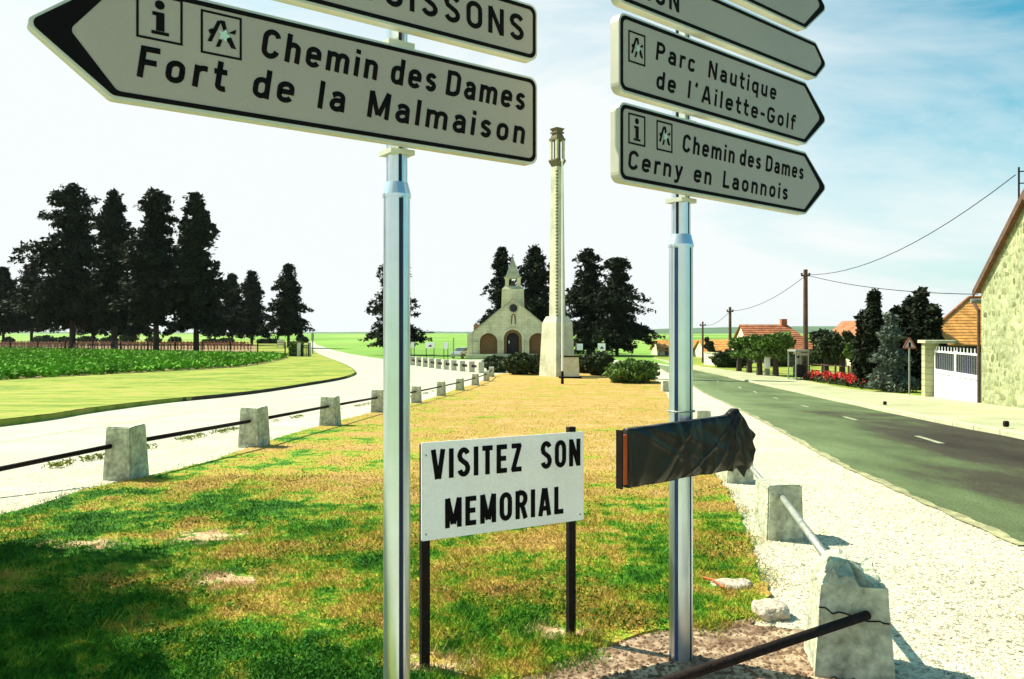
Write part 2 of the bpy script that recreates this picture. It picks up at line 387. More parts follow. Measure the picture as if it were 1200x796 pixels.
# gravel verge between left road and lawn, and around the right kerb posts
gin = [(578, 440), (560, 449), (530, 458), (480, 474), (445, 482), (330, 513), (250, 541), (100, 575), (0, 606), (-80, 640)]
gout = [(-60, 570), (0, 562), (174, 526), (315, 497), (445, 472), (520, 456), (560, 445), (575, 438)]
sheet('gravel_verge', pix(gin)+[(-7, 2.5), (-9, 4)]+pix(gout), 'gravel', .006)
rl = [(1200, 641), (1130, 610), (1059, 578), (1010, 556), (969, 536), (920, 508), (880, 487), (845, 470), (812, 452), (790, 441), (772, 431)]
rr_ = [(760, 426), (812, 433.5), (880, 448), (940, 461), (1000, 474), (1036, 482), (1120, 499), (1200, 514), (1290, 535)]
near_r = (5.6, -4)
sheet('gravel_apron', pix(rl)[::-1]+[(4.6, 3), (5, -3), (-8, -3), (-7, 2.5)]+pix([(0, 700), (600, 560), (700, 470), (745, 437)]), 'gravel', .002)
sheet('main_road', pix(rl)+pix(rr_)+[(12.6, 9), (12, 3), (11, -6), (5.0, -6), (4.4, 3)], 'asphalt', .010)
far_side = [(765, 420), (800, 427), (860, 436), (930, 445), (1000, 458), (1060, 464), (1092, 467), (1150, 475), (1200, 482), (1290, 496)]
pv = sheet('pavement', pix(rr_[1:])+[(12.75, 9), (12.1, 3), (11.1, -6), (22, -6), (20, 9)]+pix(far_side)[::-1], 'paving', .075, .1)
# kerb stones, each its own piece
kerb_line = smoothpath([p for p in pix(rr_[1:])], 6)
def resample(pts, step):
    out = [Vector(pts[0])]; acc = 0
    for a, b in zip(pts, pts[1:]):
        a = Vector(a); b = Vector(b); L = (b-a).length; t = step-acc
        while t < L: out.append(a+(b-a)*t/L); t += step
        acc = (acc+L) % step
    return out
ks = resample(kerb_line[::-1], 1.0); kme = None
for a, b in zip(ks, ks[1:]):
    if a.y > 48 or a.y < 11: continue
    d = b-a; c = (a+b)/2; rz = math.atan2(d.y, d.x)
    if kme is None:
        o = MB().box((0, 0, 0), (.975, .16, .15), 0, .012).out('kerb_stone', 'kerb', pv); kme = o.data
    else:
        o = bpy.data.objects.new('kerb_stone', kme); C.objects.link(o); o.parent = pv
    o.location = (c.x-.06, c.y, g(c.y)+.03); o.rotation_euler = (0, math.asin(max(-1, min(1, (g(a.y)-g(b.y))/1.0))), rz)
edge_ = smoothpath(pix(rl), 14); qe = random.Random(5)
sheet('road_edge_dirt', [(x-.05+.012*math.sin(y*9)+qe.uniform(-.006, .006), y) for x, y in edge_]+[(x+.05+.03*math.sin(y*3.1)+.015*math.sin(y*11)+qe.uniform(-.01, .01), y) for x, y in edge_[::-1]], 'edgedirt', .0135)
# lane dashes follow the road
dash = [(841, 447), (867, 454.5), (885, 459.8), (909, 467), (943, 476.5), (996, 491), (1088, 516)]
for i, (a, b) in enumerate(dash):
    p = P(a, b); q = P(909, 467) - P(1088, 516); u = Vector((q.x, q.y)).normalized(); nn = Vector((-u.y, u.x))*.05; L = .62
    sheet('lane_dash', [tuple(p.xy-u*L-nn), tuple(p.xy+u*L-nn), tuple(p.xy+u*L+nn), tuple(p.xy-u*L+nn)], 'lane', .0145)
sheet('road_seam', pix([(-40, 524), (0, 517.6), (140, 495.6), (280, 473.8), (360, 461), (360, 461.7), (280, 474.8), (140, 497.0), (0, 519.2), (-40, 526)]), 'kerb', .004)
# central lawn
island = [(-80, 640), (0, 606), (60, 590), (100, 575), (175, 560), (250, 541), (330, 513), (445, 482), (480, 474), (530, 458), (560, 449), (578, 440), (600, 436.5), (650, 435), (720, 437), (772, 447), (781, 462), (800, 500), (830, 545), (850, 575), (868, 610), (880, 645), (888, 672), (905, 700), (880, 725), (830, 735), (770, 742), (735, 752), (700, 762), (640, 785), (600, 800), (560, 830), (520, 860)]
ipoly = pix(island)+[(-.6, 2.3), (-2.2, 2.2), (-4.3, 3.2)]
def wobble(poly, amp, step, seed):
    q = random.Random(seed); out = []
    for a, b in zip(poly, poly[1:]+poly[:1]):
        a = Vector(a); b = Vector(b); L = (b-a).length; out.append(tuple(a)); st = step*max(1, a.y/8); k = int(L/st)
        if a.y > 30 or k > 80: continue
        for i in range(1, k): out.append(tuple(a.lerp(b, i/k)+Vector((q.uniform(-1, 1), q.uniform(-1, 1)))*amp))
    return out
lawn_poly = wobble(ipoly, .028, .09, 3)
sheet('lawn', lawn_poly, 'lawn', .022, .05)
sheet('soil_patch', pix([(905, 700), (880, 735), (960, 742), (985, 765), (1060, 800), (1100, 870), (500, 870), (560, 825), (640, 780), (735, 748), (770, 738), (830, 730)]), 'soilground', .012)
# left verge (soil edge with its shade painted in), crop field, cemetery ground
vin = [(361, 401), (350, 402), (300, 400), (-60, 399)]
sheet('verge', so_+pix([(359, 399.5), (330, 399.5), (-60, 399.5)])+[(-130, 60), (-60, 20)], 'verge', .13, .2)
qv = random.Random(6); VV, FF = [], []; sv = smoothpath(so_, 4)
for i, (x, y) in enumerate(sv):
    j_ = qv.uniform(-.02, .02); VV += [(x, y-.15+j_, g(y)-.03), (x, y-.12+j_, g(y)+.135+qv.uniform(-.02, .02)), (x, y+.10, g(y)+.140)]
for i in range(len(sv)-1): a = i*3; FF += [(a, a+3, a+4, a+1), (a+1, a+4, a+5, a+2)]
from_np('verge_soil_edge', VV, FF, 'soildark')['kind'] = 'structure'
fieldp = pix([(-100, 452), (0, 448), (110, 442), (280, 432.5), (315, 427), (338, 421), (325, 418), (280, 417), (138, 413.5), (0, 409.5), (-100, 407)])
sheet('crop_soil', fieldp, 'cemground', .15)
cem = pix([(-100, 407.5), (0, 410), (138, 414), (240, 415.5), (300, 414), (302, 406.5), (-100, 402.5)])
sheet('cemetery_ground', cem, 'cemground', .155)
# far side of main road: garden grass
sheet('garden_grass', pix(far_side[:7])+pix([(1105, 455), (1180, 430), (1180, 415), (1000, 409), (790, 408)]), 'verge', .06)
sheet('yard_ground', pix([(1092, 467), (1150, 475), (1200, 482), (1290, 496), (1290, 430), (1105, 430), (1105, 455)]), 'paving', .05)

# ------------------------------------------------------------------ stroke lettering
def arc(cx, cy, rx, ry, a0, a1, n=8):
    return [(cx+rx*math.cos(R(a0+(a1-a0)*i/n)), cy+ry*math.sin(R(a0+(a1-a0)*i/n))) for i in range(n+1)]
SW = .165; h = SW/2; X = .72
def bowl(w, lo, hi): # closed oblong ring
    r = (w-SW)/2; ry = min(r*1.15, (hi-lo-SW)/2)
    return arc(w/2, hi-h-ry, r, ry, 0, 180)+arc(w/2, lo+h+ry, r, ry, 180, 360)+[(w-h, hi-h-ry)]
def hump(x0, w, hi=X): r = (w-SW)/2; return [(x0+h, hi-h-r*1.0-.06)]+arc(x0+h+r, hi-h-r, r, r, 180, 0)+[(x0+w-h, 0)]
G = {}
G['O'] = (.54, [bowl(.54, 0, 1)]); G['o'] = (.47, [bowl(.47, 0, X)])
G['C'] = (.52, [arc(.26, .70, .185, .225, 10, 180)+arc(.26, .30, .185, .225, 180, 350)])
G['c'] = (.44, [arc(.22, .50, .145, .145, 15, 180)+arc(.22, .22, .145, .145, 180, 345)])
G['G'] = (.55, [arc(.27, .70, .195, .225, 15, 180)+arc(.27, .30, .195, .225, 180, 360)+[(.465, .48)], [(.28, .45), (.54, .45)]])
G['h'] = (.46, [[(h, 0), (h, 1)], hump(0, .46)]); G['n'] = (.46, [[(h, 0), (h, X)], hump(0, .46)])
G['m'] = (.74, [[(h, 0), (h, X)], hump(0, .445), hump(.295, .445)])
G['r'] = (.32, [[(h, 0), (h, X)], [(h, .48)]+arc(h+.16, .48, .16, .165, 180, 85, 5)+[(.33, X-h)]])
G['u'] = (.46, [[(.46-h, X), (.46-h, 0)], [(h, X), (h, .24)]+arc(.23, .235, .155, .16, 180, 355)])
G['i'] = (SW, [[(h, 0), (h, X)], [(h, .84), (h, 1)]]); G['l'] = (SW, [[(h, 0), (h, 1)]]); G['I'] = (SW, [[(h, 0), (h, 1)]])
G['e'] = (.47, [[(.08, .37), (.395, .37), (.395, .49)]+arc(.235, .49, .16, .155, 0, 180)+arc(.235, .23, .16, .155, 180, 335)])
G['d'] = (.47, [bowl(.47, 0, X), [(.47-h, 0), (.47-h, 1)]]); G['q'] = (.47, [bowl(.47, 0, X), [(.47-h, X), (.47-h, -.24)]])
G['a'] = (.46, [[(.07, .56)]+arc(.225, .495, .15, .15, 150, 0)+[(.385, 0)], [(.38, .40), (.23, .40)]+arc(.21, .235, .135, .16, 100, 270)+[(.26, .075), (.38, .17)]])
S_ = lambda W, H: arc(W/2, H-h-.20*H, W/2-h, .20*H, 20, 180, 7)+[(W*.24, H*.60), (W*.72, H*.43)]+arc(W/2, h+.20*H, W/2-h, .20*H, 10, -165, 8)
G['S'] = (.52, [S_(.52, 1)]); G['s'] = (.42, [S_(.42, X)])
G['t'] = (.32, [[(.13, .98), (.13, .2)]+arc(.25, .2, .12, .125, 180, 275, 5)+[(.32, h)], [(0, X-h), (.32, X-h)]])
G['f'] = (.32, [[(.12, 0), (.12, .8)]+arc(.24, .8, .12, .125, 180, 90, 5)+[(.33, .925)], [(0, X-h), (.31, X-h)]])
G['y'] = (.46, [[(.07, X), (.24, .06)], [(.40, X), (.20, -.14), (.13, -.175), (.03, -.175)]])
G['D'] = (.55, [[(h, 0), (h, 1)], [(h, 1-h), (.25, 1-h)]+arc(.27, .72, .205, .205, 90, 0, 6)+arc(.27, .28, .205, .205, 0, -90, 6)+[(h, h)]])
G['P'] = (.50, [[(h, 0), (h, 1)], [(h, 1-h), (.24, 1-h)]+arc(.24, .70, .185, .225, 90, -90)+[(h, .475)]])
G['R'] = (.53, [[(h, 0), (h, 1)], [(h, 1-h), (.26, 1-h)]+arc(.26, .71, .19, .215, 90, -90)+[(h, .495)], [(.29, .49), (.46, 0)]])
G['F'] = (.45, [[(h, 0), (h, 1)], [(h, 1-h), (.45, 1-h)], [(h, .5), (.41, .5)]]); G['E'] = (.46, [[(h, 0), (h, 1)], [(h, 1-h), (.46, 1-h)], [(h, .51), (.42, .51)], [(h, h), (.46, h)]])
G['L'] = (.43, [[(h, 1), (h, 0)], [(h, h), (.43, h)]]); G['T'] = (.46, [[(.23, 0), (.23, 1)], [(0, 1-h), (.46, 1-h)]])
G['M'] = (.68, [[(h, 0), (h, 1)], [(.68-h, 0), (.68-h, 1)], [(.09, 1), (.325, .12)], [(.355, .12), (.59, 1)]]); G['N'] = (.55, [[(h, 0), (h, 1)], [(.55-h, 0), (.55-h, 1)], [(.085, .98), (.465, .02)]])
G['A'] = (.58, [[(.075, 0), (.262, 1)], [(.318, 1), (.505, 0)], [(.13, .27), (.45, .27)]]); G['V'] = (.56, [[(.075, 1), (.252, 0)], [(.308, 0), (.485, 1)]])
G['Z'] = (.48, [[(.02, 1-h), (.46, 1-h)], [(.40, .95), (.08, .05)], [(.02, h), (.48, h)]])
G["'"] = (.13, [[(.09, 1), (.05, .76)]]); G['-'] = (.26, [[(0, .40), (.26, .40)]])
def ribbon(pts, wd):
    """constant-width outline strip -> (verts2d, quads)"""
    p = [Vector(a) for a in pts]; q = [p[0]]
    for a in p[1:]:
        if (a-q[-1]).length > 1e-4: q.append(a)
    p = q; n = len(p); V = []
    for i in range(n):
        d0 = (p[i]-p[i-1]).normalized() if i else (p[1]-p[0]).normalized()
        d1 = (p[i+1]-p[i]).normalized() if i < n-1 else d0
        n0 = Vector((-d0.y, d0.x)); n1 = Vector((-d1.y, d1.x)); m = (n0+n1)
        if m.length < .2: m = n0
        m.normalize(); k = min(1.9, 1/max(.45, m.dot(n0))); V += [p[i]+m*wd/2*k, p[i]-m*wd/2*k]
    return V, [(2*i, 2*i+1, 2*i+3, 2*i+2) for i in range(n-1)]
def word_mesh(mb_v, mb_f, text, s0, s1, hb, cap, fr, nrm, sw=1.0, th=.0015, gap=None, sl=0.0):
    ws = [G[c][0] for c in text]; n = len(text)
    total = s1-s0
    # glyph x-scale chosen so that letters fill ~ (1-gapfrac) of the run
    gp = .2 if gap is None else gap
    nat = sum(ws)+gp*(n-1); xs = total/nat; x = s0; kk = 0
    for c, wv in zip(text, ws):
        for st in G[c][1]:
            sc = xs/cap
            V, Fq = ribbon([(a*sc+b*sl, b) for a, b in st], SW*sw*(.5+.5*sc) if sc < 1 else SW*sw)
            kk += 1; lift = th+.00012*(kk % 4); base = len(mb_v)
            for q in V: mb_v.append(fr(x+q.x*cap, hb+q.y*cap)+nrm*lift)
            for q in V: mb_v.append(fr(x+q.x*cap, hb+q.y*cap)+nrm*.0002)
            m = len(V)
            for a, b, c2, d in Fq:
                mb_f.append((base+a, base+b, base+c2, base+d))
                mb_f.append((base+a, base+d, base+d+m, base+a+m)); mb_f.append((base+b, base+b+m, base+c2+m, base+c2))
            a, b = 0, 1; mb_f.append((base+a, base+a+m, base+b+m, base+b)); a, b = m-2, m-1; mb_f.append((base+a, base+b, base+b+m, base+a+m))
        x += (wv+gp)*xs

def rounded(poly, rads, n=5):
    out = []; k = len(poly)
    for i in range(k):
        p = Vector(poly[i]); a = Vector(poly[i-1]); b = Vector(poly[(i+1) % k]); r = rads[i]
        if r <= 0: out.append(tuple(p)); continue
        u = (a-p).normalized(); v = (b-p).normalized(); ang = u.angle(v); t = r/math.tan(ang/2)
        c = p+(u+v).normalized()*(r/math.sin(ang/2)); s = p+u*t; e = p+v*t
        a0 = math.atan2(s.y-c.y, s.x-c.x); a1 = math.atan2(e.y-c.y, e.x-c.x)
        while a1-a0 > math.pi: a1 -= 2*math.pi
        while a1-a0 < -math.pi: a1 += 2*math.pi
        for j in range(n+1): aa = a0+(a1-a0)*j/n; out.append((c.x+r*math.cos(aa), c.y+r*math.sin(aa)))
    return out
class Plane:
    """vertical plane through o (xy) along d (xy); local (s,h): metres along, metres above z=0"""
    def __init__(s, o, d):
        s.o = Vector((*o, 0)); s.d = Vector((*d, 0)).normalized(); s.n = Vector((s.d.y, -s.d.x, 0))  # towards the camera
    def fr(s, u, v): return s.o+s.d*u+Vector((0, 0, v))
    def hit(s, px, py):
        r = Vector(((px-600)/F, 1, (HZ-py)/F)); e = Vector((0, 0, EYE)); t = (s.o-e).dot(s.n)/r.dot(s.n); q = e+r*t
        return (q-s.o).dot(s.d), q.z
def ring(mb, outer, inner, fr, to):
    n = len(outer); O = [mb.bm.verts.new(fr(*p)) for p in outer]; I = [mb.bm.verts.new(fr(*p)) for p in inner]
    O2 = [mb.bm.verts.new(fr(*p)+to) for p in outer]; I2 = [mb.bm.verts.new(fr(*p)+to) for p in inner]
    for i in range(n):
        j = (i+1) % n
        for q in ((O[i], O[j], I[j], I[i]), (O2[i], O2[j], I2[j], I2[i]), (O[i], O[j], O2[j], O2[i]), (I[i], I[j], I2[j], I2[i])): mb.bm.faces.new(q)
def arrow_sign(parent, pl, s_sq, s_sh, s_tip, h0, h1, words, pictos, chev, label=None, T=.048):
    """square end at s_sq, shoulders at s_sh, point at s_tip"""
    def outline(ins, ch=None):
        sg = 1 if s_tip > s_sq else -1; hm = (h0+h1)/2
        tp = s_tip-sg*(ins*1.35 if ch is None else ch); sh = s_sh-sg*(ins*.35 if ch is None else ins*.6)
        p = [(s_sq+sg*ins, h0+ins), (sh, h0+ins), (tp, hm), (sh, h1-ins), (s_sq+sg*ins, h1-ins)]
        return rounded(p, [max(.006, .04-ins*.6), .03, .022, .03, max(.006, .04-ins*.6)])
    to = -pl.n*T
    sgn = MB().prism(outline(0), pl.fr, to).out('sign_panel', 'edge', parent)
    if label: sgn['label'] = label
    MB().prism(outline(.013), lambda u, v: pl.fr(u, v)+pl.n*.0012, -pl.n*.0011).out('sign_face', 'sheet', sgn)
    mb = MB(); ring(mb, outline(.010), outline(.026, chev), lambda u, v: pl.fr(u, v)+pl.n*.0030, -pl.n*.0016); mb.out('black_border', 'black', sgn)
    for (t, x0, y0, x1, cap_px, *rest) in words:
        V, Fq = [], []
        s0, hb = pl.hit(x0, y0); s1, _ = pl.hit(x1, y0); _, ht = pl.hit(x0, y0-cap_px)
        if rest: hb = rest[0]; 
        word_mesh(V, Fq, t, s0, s1, hb, rest[1] if len(rest) > 1 else ht-hb, pl.fr, pl.n, th=.0028, sw=1.08, gap=.17, sl=0.0 if t.isupper() else .14)
        from_np('lettering', V, Fq, 'black', sgn)
    for kind, s, hh, w_, h_ in pictos:
        mb = MB(); b = .0075
        o = [(s, hh), (s+w_, hh), (s+w_, hh+h_), (s, hh+h_)]; i_ = [(s+b, hh+b), (s+w_-b, hh+b), (s+w_-b, hh+h_-b), (s+b, hh+h_-b)]
        L = lambda u, v: pl.fr(u, v)+pl.n*.0028
        ring(mb, o, i_, L, -pl.n*.0014)
        cx = s+w_/2
        bx = lambda x0, y0, x1, y1: mb.prism([(s+w_*x0, hh+h_*y0), (s+w_*x1, hh+h_*y0), (s+w_*x1, hh+h_*y1), (s+w_*x0, hh+h_*y1)], L, -pl.n*.0014)
        if kind == 'i':
            bx(.42, .22, .60, .62); bx(.34, .54, .44, .62); bx(.32, .14, .70, .21)
            mb.prism([(cx+w_*.11*math.cos(a*.6283), hh+h_*(.78+.10*math.sin(a*.6283))) for a in range(10)], L, -pl.n*.0014)
            mb.out('pictogram', 'black', sgn)
        else:
            pr = lambda pts: mb.prism([(s+w_*a, hh+h_*b_) for a, b_ in pts], L, -pl.n*.0014)
            pr([(.16, .30), (.26, .30), (.50, .82), (.40, .82)]); pr([(.46, .84), (.58, .84), (.64, .62), (.54, .62)]); pr([(.22, .48), (.34, .52), (.30, .62), (.18, .56)])
            pr([(.62, .42), (.74, .24), (.86, .24), (.72, .52)]); pr([(.44, .40), (.36, .20), (.46, .22), (.52, .38)]); pr([(.66, .58), (.86, .70), (.84, .58)])
            o2 = mb.out('pictogram', 'black', sgn)
            mb = MB(); pts = []
            for a in range(10): rr = .17 if a % 2 == 0 else .08; pts.append((s+w_*(.56+rr*math.cos(a*.6283)), hh+h_*(.50+rr*math.sin(a*.6283))))
            mb.prism(pts, lambda u, v: pl.fr(u, v)+pl.n*.0036, -pl.n*.0007).out('logo_star', 'logo_pale', sgn)
    return sgn
def signpost(loc, zc, ztop, r, parent, slot_ang):
    """fluted aluminium lower pole with collar, slimmer upper pole"""
    def prof(rr):
        pts = []
        for i in range(144):
            a = i/144*2*math.pi; k = rr
            for off in slot_ang:
                d = abs((a-R(off)+math.pi) % (2*math.pi)-math.pi)
                if d < .16: k = rr*.86
            pts.append((k*math.cos(a), k*math.sin(a)))
        return pts
    x, y = loc
    MB().prism(prof(r), lambda u, v: Vector((x+u, y+v, -.2)), Vector((0, 0, zc+.2))).out('pole', 'alu', parent)
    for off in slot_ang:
        a = R(off); MB().box((x+r*.875*math.cos(a), y+r*.875*math.sin(a), (zc-.2)/2), (.006, r*.25, zc+.19), a).out('groove', 'alu_groove' if off in (-125, 55) else 'alu_dark', parent)  # dark strips paint shade and dark reflection into the light metal slots
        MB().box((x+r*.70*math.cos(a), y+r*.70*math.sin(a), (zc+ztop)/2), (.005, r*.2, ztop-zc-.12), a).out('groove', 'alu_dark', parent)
    MB().cone((x, y, zc), r+.004, r+.004, .012, 32).cone((x, y, zc+.012), r+.004, r*.84, .05, 32).out('collar', 'alu', parent)
    MB().prism(prof(r*.80), lambda u, v: Vector((x+u, y+v, zc+.05)), Vector((0, 0, ztop-zc-.05))).out('upper_pole', 'alu', parent)

# ---- left signpost
pl = Plane((-1.296, 2.565), (1.408, 1.025))
pL = Plane((-1.296, 2.565), (1.408, 1.025))
fence_dir = pL.d
# square end at right
sE = pL.hit(629.5, 190)[0]; sSh = pL.hit(131, 113)[0]; sTp = pL.hit(27, 20)[0]
pb_ = Plane((pL.o-pL.n*.117).xy[:], pL.d.xy[:]); pole_c = pb_.fr(pb_.hit(465, 170)[0], 0)
T = thing('direction_signpost', 'silver signpost on the left with grey arrow panels pointing left towards Fort de la Malmaison', 'signpost', (0, 0, 0))
lp = (pole_c.x, pole_c.y)
zcol = EYE+(HZ-232)/F*pole_c.y
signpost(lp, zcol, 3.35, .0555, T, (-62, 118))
Hb = EYE+.764-.006; 
l1 = pL.hit(305, 65)[1]; l1b = pL.hit(613, 131)[1]; l2 = pL.hit(158, 87)[1]; l2b = pL.hit(612.5, 170.7)[1]
hA = (l1+l1b)/2; hB = (l2+l2b)/2; capA = .105; capB = .105
def W(words, hb, cap): return [(t, a, 100, b, 20, hb, cap) for t, a, b in words]
arrow_sign(T, pL, sE, sSh, sTp, Hb, Hb+.392, W([('Chemin', 305, 441), ('des', 456.5, 510), ('Dames', 521.5, 614)], hA, capA)+W([('Fort', 159, 263), ('de', 294, 343), ('la', 371, 403), ('Malmaison', 429, 614)], hB, capB),
    [('i', pL.hit(159.5, 20)[0], Hb+.215, .145, .155), ('logo', pL.hit(235, 30)[0], Hb+.205, .140, .150)], .125)
H2 = EYE+1.225; arrow_sign(T, pL, sE, sSh-.02, sTp+.05, H2, H2+.252, W([('SOISSONS', 420, 614)], H2+.075, .115), [], .11)
H3 = H2+.252+.05; arrow_sign(T, pL, sE-.01, sSh-.02, sTp+.05, H3, H3+.252, W([('REIMS', 470, 614)], H3+.075, .115) if False else [], [], .11)
MB().box((lp[0], lp[1], (Hb+.392+H2)/2), (.12, .09, .03), math.atan2(pL.d.y, pL.d.x)).out('sign_clamp', 'edge', T); MB().box((lp[0], lp[1], Hb-.012), (.11, .11, .02), math.atan2(pL.d.y, pL.d.x)).out('sign_clamp', 'edge', T)

# ---- right signpost
pR = Plane((.46, 3.42), (1.172, .98))
T = thing('direction_signpost', 'silver signpost on the right with grey arrow panels pointing right and a bagged panel below', 'signpost', (0, 0, 0))
pb_ = Plane((pR.o-pR.n*.119).xy[:], pR.d.xy[:]); pole_c = pb_.fr(pb_.hit(798, 228)[0], 0); rp = (pole_c.x, pole_c.y)
zcol = EYE+(HZ-290)/F*pole_c.y
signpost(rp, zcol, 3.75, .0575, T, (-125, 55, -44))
sS = pR.hit(725, 170)[0]; sH = pR.hit(944, 254)[0]; sT = pR.hit(968.5, 213)[0]
h1 = EYE+.655
def hl(a, b, c, d): return (pR.hit(a, b)[1]+pR.hit(c, d)[1])/2
arrow_sign(T, pR, sS, sH, sT, h1, h1+.345, W([('Chemin', 799, 860), ('des', 866, 891), ('Dames', 896.5, 941)], hl(800, 177, 939.6, 211), .083)+W([('Cerny', 735, 799), ('en', 812, 833), ('Laonnois', 846, 922.6)], hl(739, 198, 921.6, 235), .083),
    [('i', pR.hit(736, 150)[0], h1+.170, .112, .135), ('logo', pR.hit(769, 150)[0], h1+.170, .112, .135)], .07)
h2 = h1+.345+.042
arrow_sign(T, pR, sS, sH, sT, h2, h2+.345, W([('Parc', 767.5, 814), ('Nautique', 829, 909)], hl(769, 70.6, 908, 117), .083)+W([('de', 768, 791), ("l'", 804.5, 816), ('Ailette-Golf', 821, 931)], hl(770, 103.5, 929, 152.7), .083),
    [('logo', pR.hit(736, 70)[0], h2+.140, .112, .138)], .07)
h3 = h2+.345+.042
sH3 = pR.hit(956, 80)[0]
arrow_sign(T, pR, sS-.005, sH3, sT, h3, h3+.205, W([('LAON', 733, 796)], h3+.055, .095), [], .05)
h4 = h3+.205+.045
arrow_sign(T, pR, sS-.005, sH, sT, h4, h4+.345, [], [], .07)
rzR = math.atan2(pR.d.y, pR.d.x)
for z in (h1-.012, h2-.02, h3-.02, h4-.02): MB().box((rp[0], rp[1], z), (.115, .10, .02), rzR).out('sign_clamp', 'edge', T)
# bagged sign: cloth wrapped round a flat panel on the pole
pc_ = Plane((.483, 3.40), (.75, .62)); pc_.o = pc_.o+pc_.n*.012
b0, b1 = pc_.hit(731, 540)[0], pc_.hit(884, 510)[0]
hb0 = EYE-.672
bag = MB().box(pc_.fr((b0+b1)/2-.038, hb0+.124)-pc_.n*.026, (b1-b0-.104, .012, .215), math.atan2(pc_.d.y, pc_.d.x)).out('covered_sign', 'orange', T)
bag['label'] = 'small sign bagged in black cloth with an orange edge showing'
q = random.Random(3); nu, nv = 150, 50; V = []; Fq = []
CREASE = [(q.uniform(-1.2, 1.2), q.uniform(0, 2.2), q.choice((-1, 1))*q.uniform(.002, .006), q.uniform(.02, .09)) for _ in range(26)]
def cloth(u, v, side):
    s = b0+.045+(b1-b0-.045)*u; pk = math.exp(-((u-.86)/.05)**2); top = hb0+.258+.012*u+.030*pk-(.095*((u-.86)/.14)**1.2 if u > .86 else 0); bot = hb0+.002+.002*math.sin(u*17)+(.012 if u > .8 else 0)*math.sin(u*45)
    if u > .80: s -= .014*abs(math.sin(v*7))
    hh = bot+(top-bot)*v
    wv = .0020*math.sin(u*9+v*4)+sum(am*math.exp(-((math.cos(an)*u*2.4+math.sin(an)*v-of)/wd_)**2) for an, of, am, wd_ in CREASE)+((.010*abs(math.sin(u*34+v*5))) if u > .78 else 0)
    edge_ = (1-abs(2*v-1)**6)*.5+.5
    return pc_.fr(s, hh)+pc_.n*(side*(.030*edge_)+wv*(1 if side > 0 else .5)-.03+.002)
for side in (1, -1):
    base = len(V)
    for i in range(nu+1):
        for j in range(nv+1): V.append(cloth(i/nu, j/nv, side))
    for i in range(nu):
        for j in range(nv): a = base+i*(nv+1)+j; Fq.append((a, a+nv+1, a+nv+2, a+1) if side > 0 else (a+1, a+nv+2, a+nv+1, a))
n1 = (nu+1)*(nv+1)
for i in range(nu):
    for j in (0, nv): a = i*(nv+1)+j; Fq.append((a, a+nv+1, a+nv+1+n1, a+n1))
for j in range(nv):
    for i in (0, nu): a = i*(nv+1)+j; Fq.append((a, a+1, a+1+n1, a+n1))
from_np('cloth_cover', V, Fq, 'tarp', bag, True)
# hanging corner of the cloth and a tie
MB().prism([(b1-.17, hb0+.03), (b1-.05, hb0+.02), (b1-.085, hb0-.045)], pc_.fr, -pc_.n*.006).out('cloth_corner', 'tarp', bag)
MB().box(pc_.fr(b0+.006, hb0+.128)-pc_.n*.03, (.008, .034, .252), math.atan2(pc_.d.y, pc_.d.x)).out('end_cap', 'steel_black', bag)
mb = MB()
for k in range(24):
    a0, a1 = k/24*2*math.pi, (k+1)/24*2*math.pi
    mb.tube((rp[0]+.066*math.cos(a0), rp[1]+.066*math.sin(a0), hb0+.29), (rp[0]+.066*math.cos(a1), rp[1]+.066*math.sin(a1), hb0+.29), .004, 5)
mb.out('band_clamp', 'galv', T)

# ---- white memorial sign
A = P(500, 787); B = P(669, 750)
pv_ = Plane((A.x, A.y), (B.x-A.x, B.y-A.y)); pv_.o = pv_.o+pv_.n*.022; rz = math.atan2(pv_.d.y, pv_.d.x)
T = thing('memorial_sign', 'small white board reading VISITEZ SON MEMORIAL on two black posts', 'sign', (0, 0, 0))
s0 = pv_.hit(494, 580)[0]; s1 = pv_.hit(684, 560)[0]; z0 = (pv_.hit(494, 637)[1]+pv_.hit(684, 607)[1])/2; z1 = (pv_.hit(494, 522)[1]+pv_.hit(684, 503)[1])/2
for sp, hx in ((pv_.hit(500, 700)[0], z1-.01), (pv_.hit(672, 680)[0], z1+.025)):
    c = pv_.fr(sp, 0)-pv_.n*.024; MB().box((c.x, c.y, (hx-.25)/2), (.042, .035, hx+.25), rz, .003).out('post', 'steel_black', T)
bd = MB().prism(rounded([(s0, z0), (s1, z0), (s1, z1), (s0, z1)], [.006]*4, 3), pv_.fr, -pv_.n*.006).out('board', 'whitepaint', T)
V, Fq = [], []
def wl(t, x0, x1, ya, yb, xe, cap, swt=1.15, gap=.16): 
    hb = (pv_.hit(x0, ya)[1]+pv_.hit(xe, yb)[1])/2; word_mesh(V, Fq, t, pv_.hit(x0, 550)[0], pv_.hit(x1, 550)[0], hb, cap, pv_.fr, pv_.n, swt, .002, gap)
capv = .118
hb1 = (pv_.hit(512, 562.5)[1]+pv_.hit(678, 545)[1])/2; hb2 = (pv_.hit(523, 621)[1]+pv_.hit(660, 600)[1])/2
V, Fq = [], []
for t, x0, x1, hb in (('VISITEZ', 505.5, 611, hb1), ('SON', 634, 679.5, hb1), ('MEMORIAL', 522, 660, hb2)):
    word_mesh(V, Fq, t, pv_.hit(x0, 550)[0], pv_.hit(x1, 550)[0], hb, .140, pv_.fr, pv_.n, 1.12, .002, .20)
    from_np('lettering', V, Fq, 'black', bd); V, Fq = [], []
for sp in (s0+.022, s1-.022):
    for zz in (z0+.03, z1-.06): 
        c = pv_.fr(sp, zz); MB().tube(c, c+pv_.n*.003, .005, 8).out('bolt', 'galv', bd)

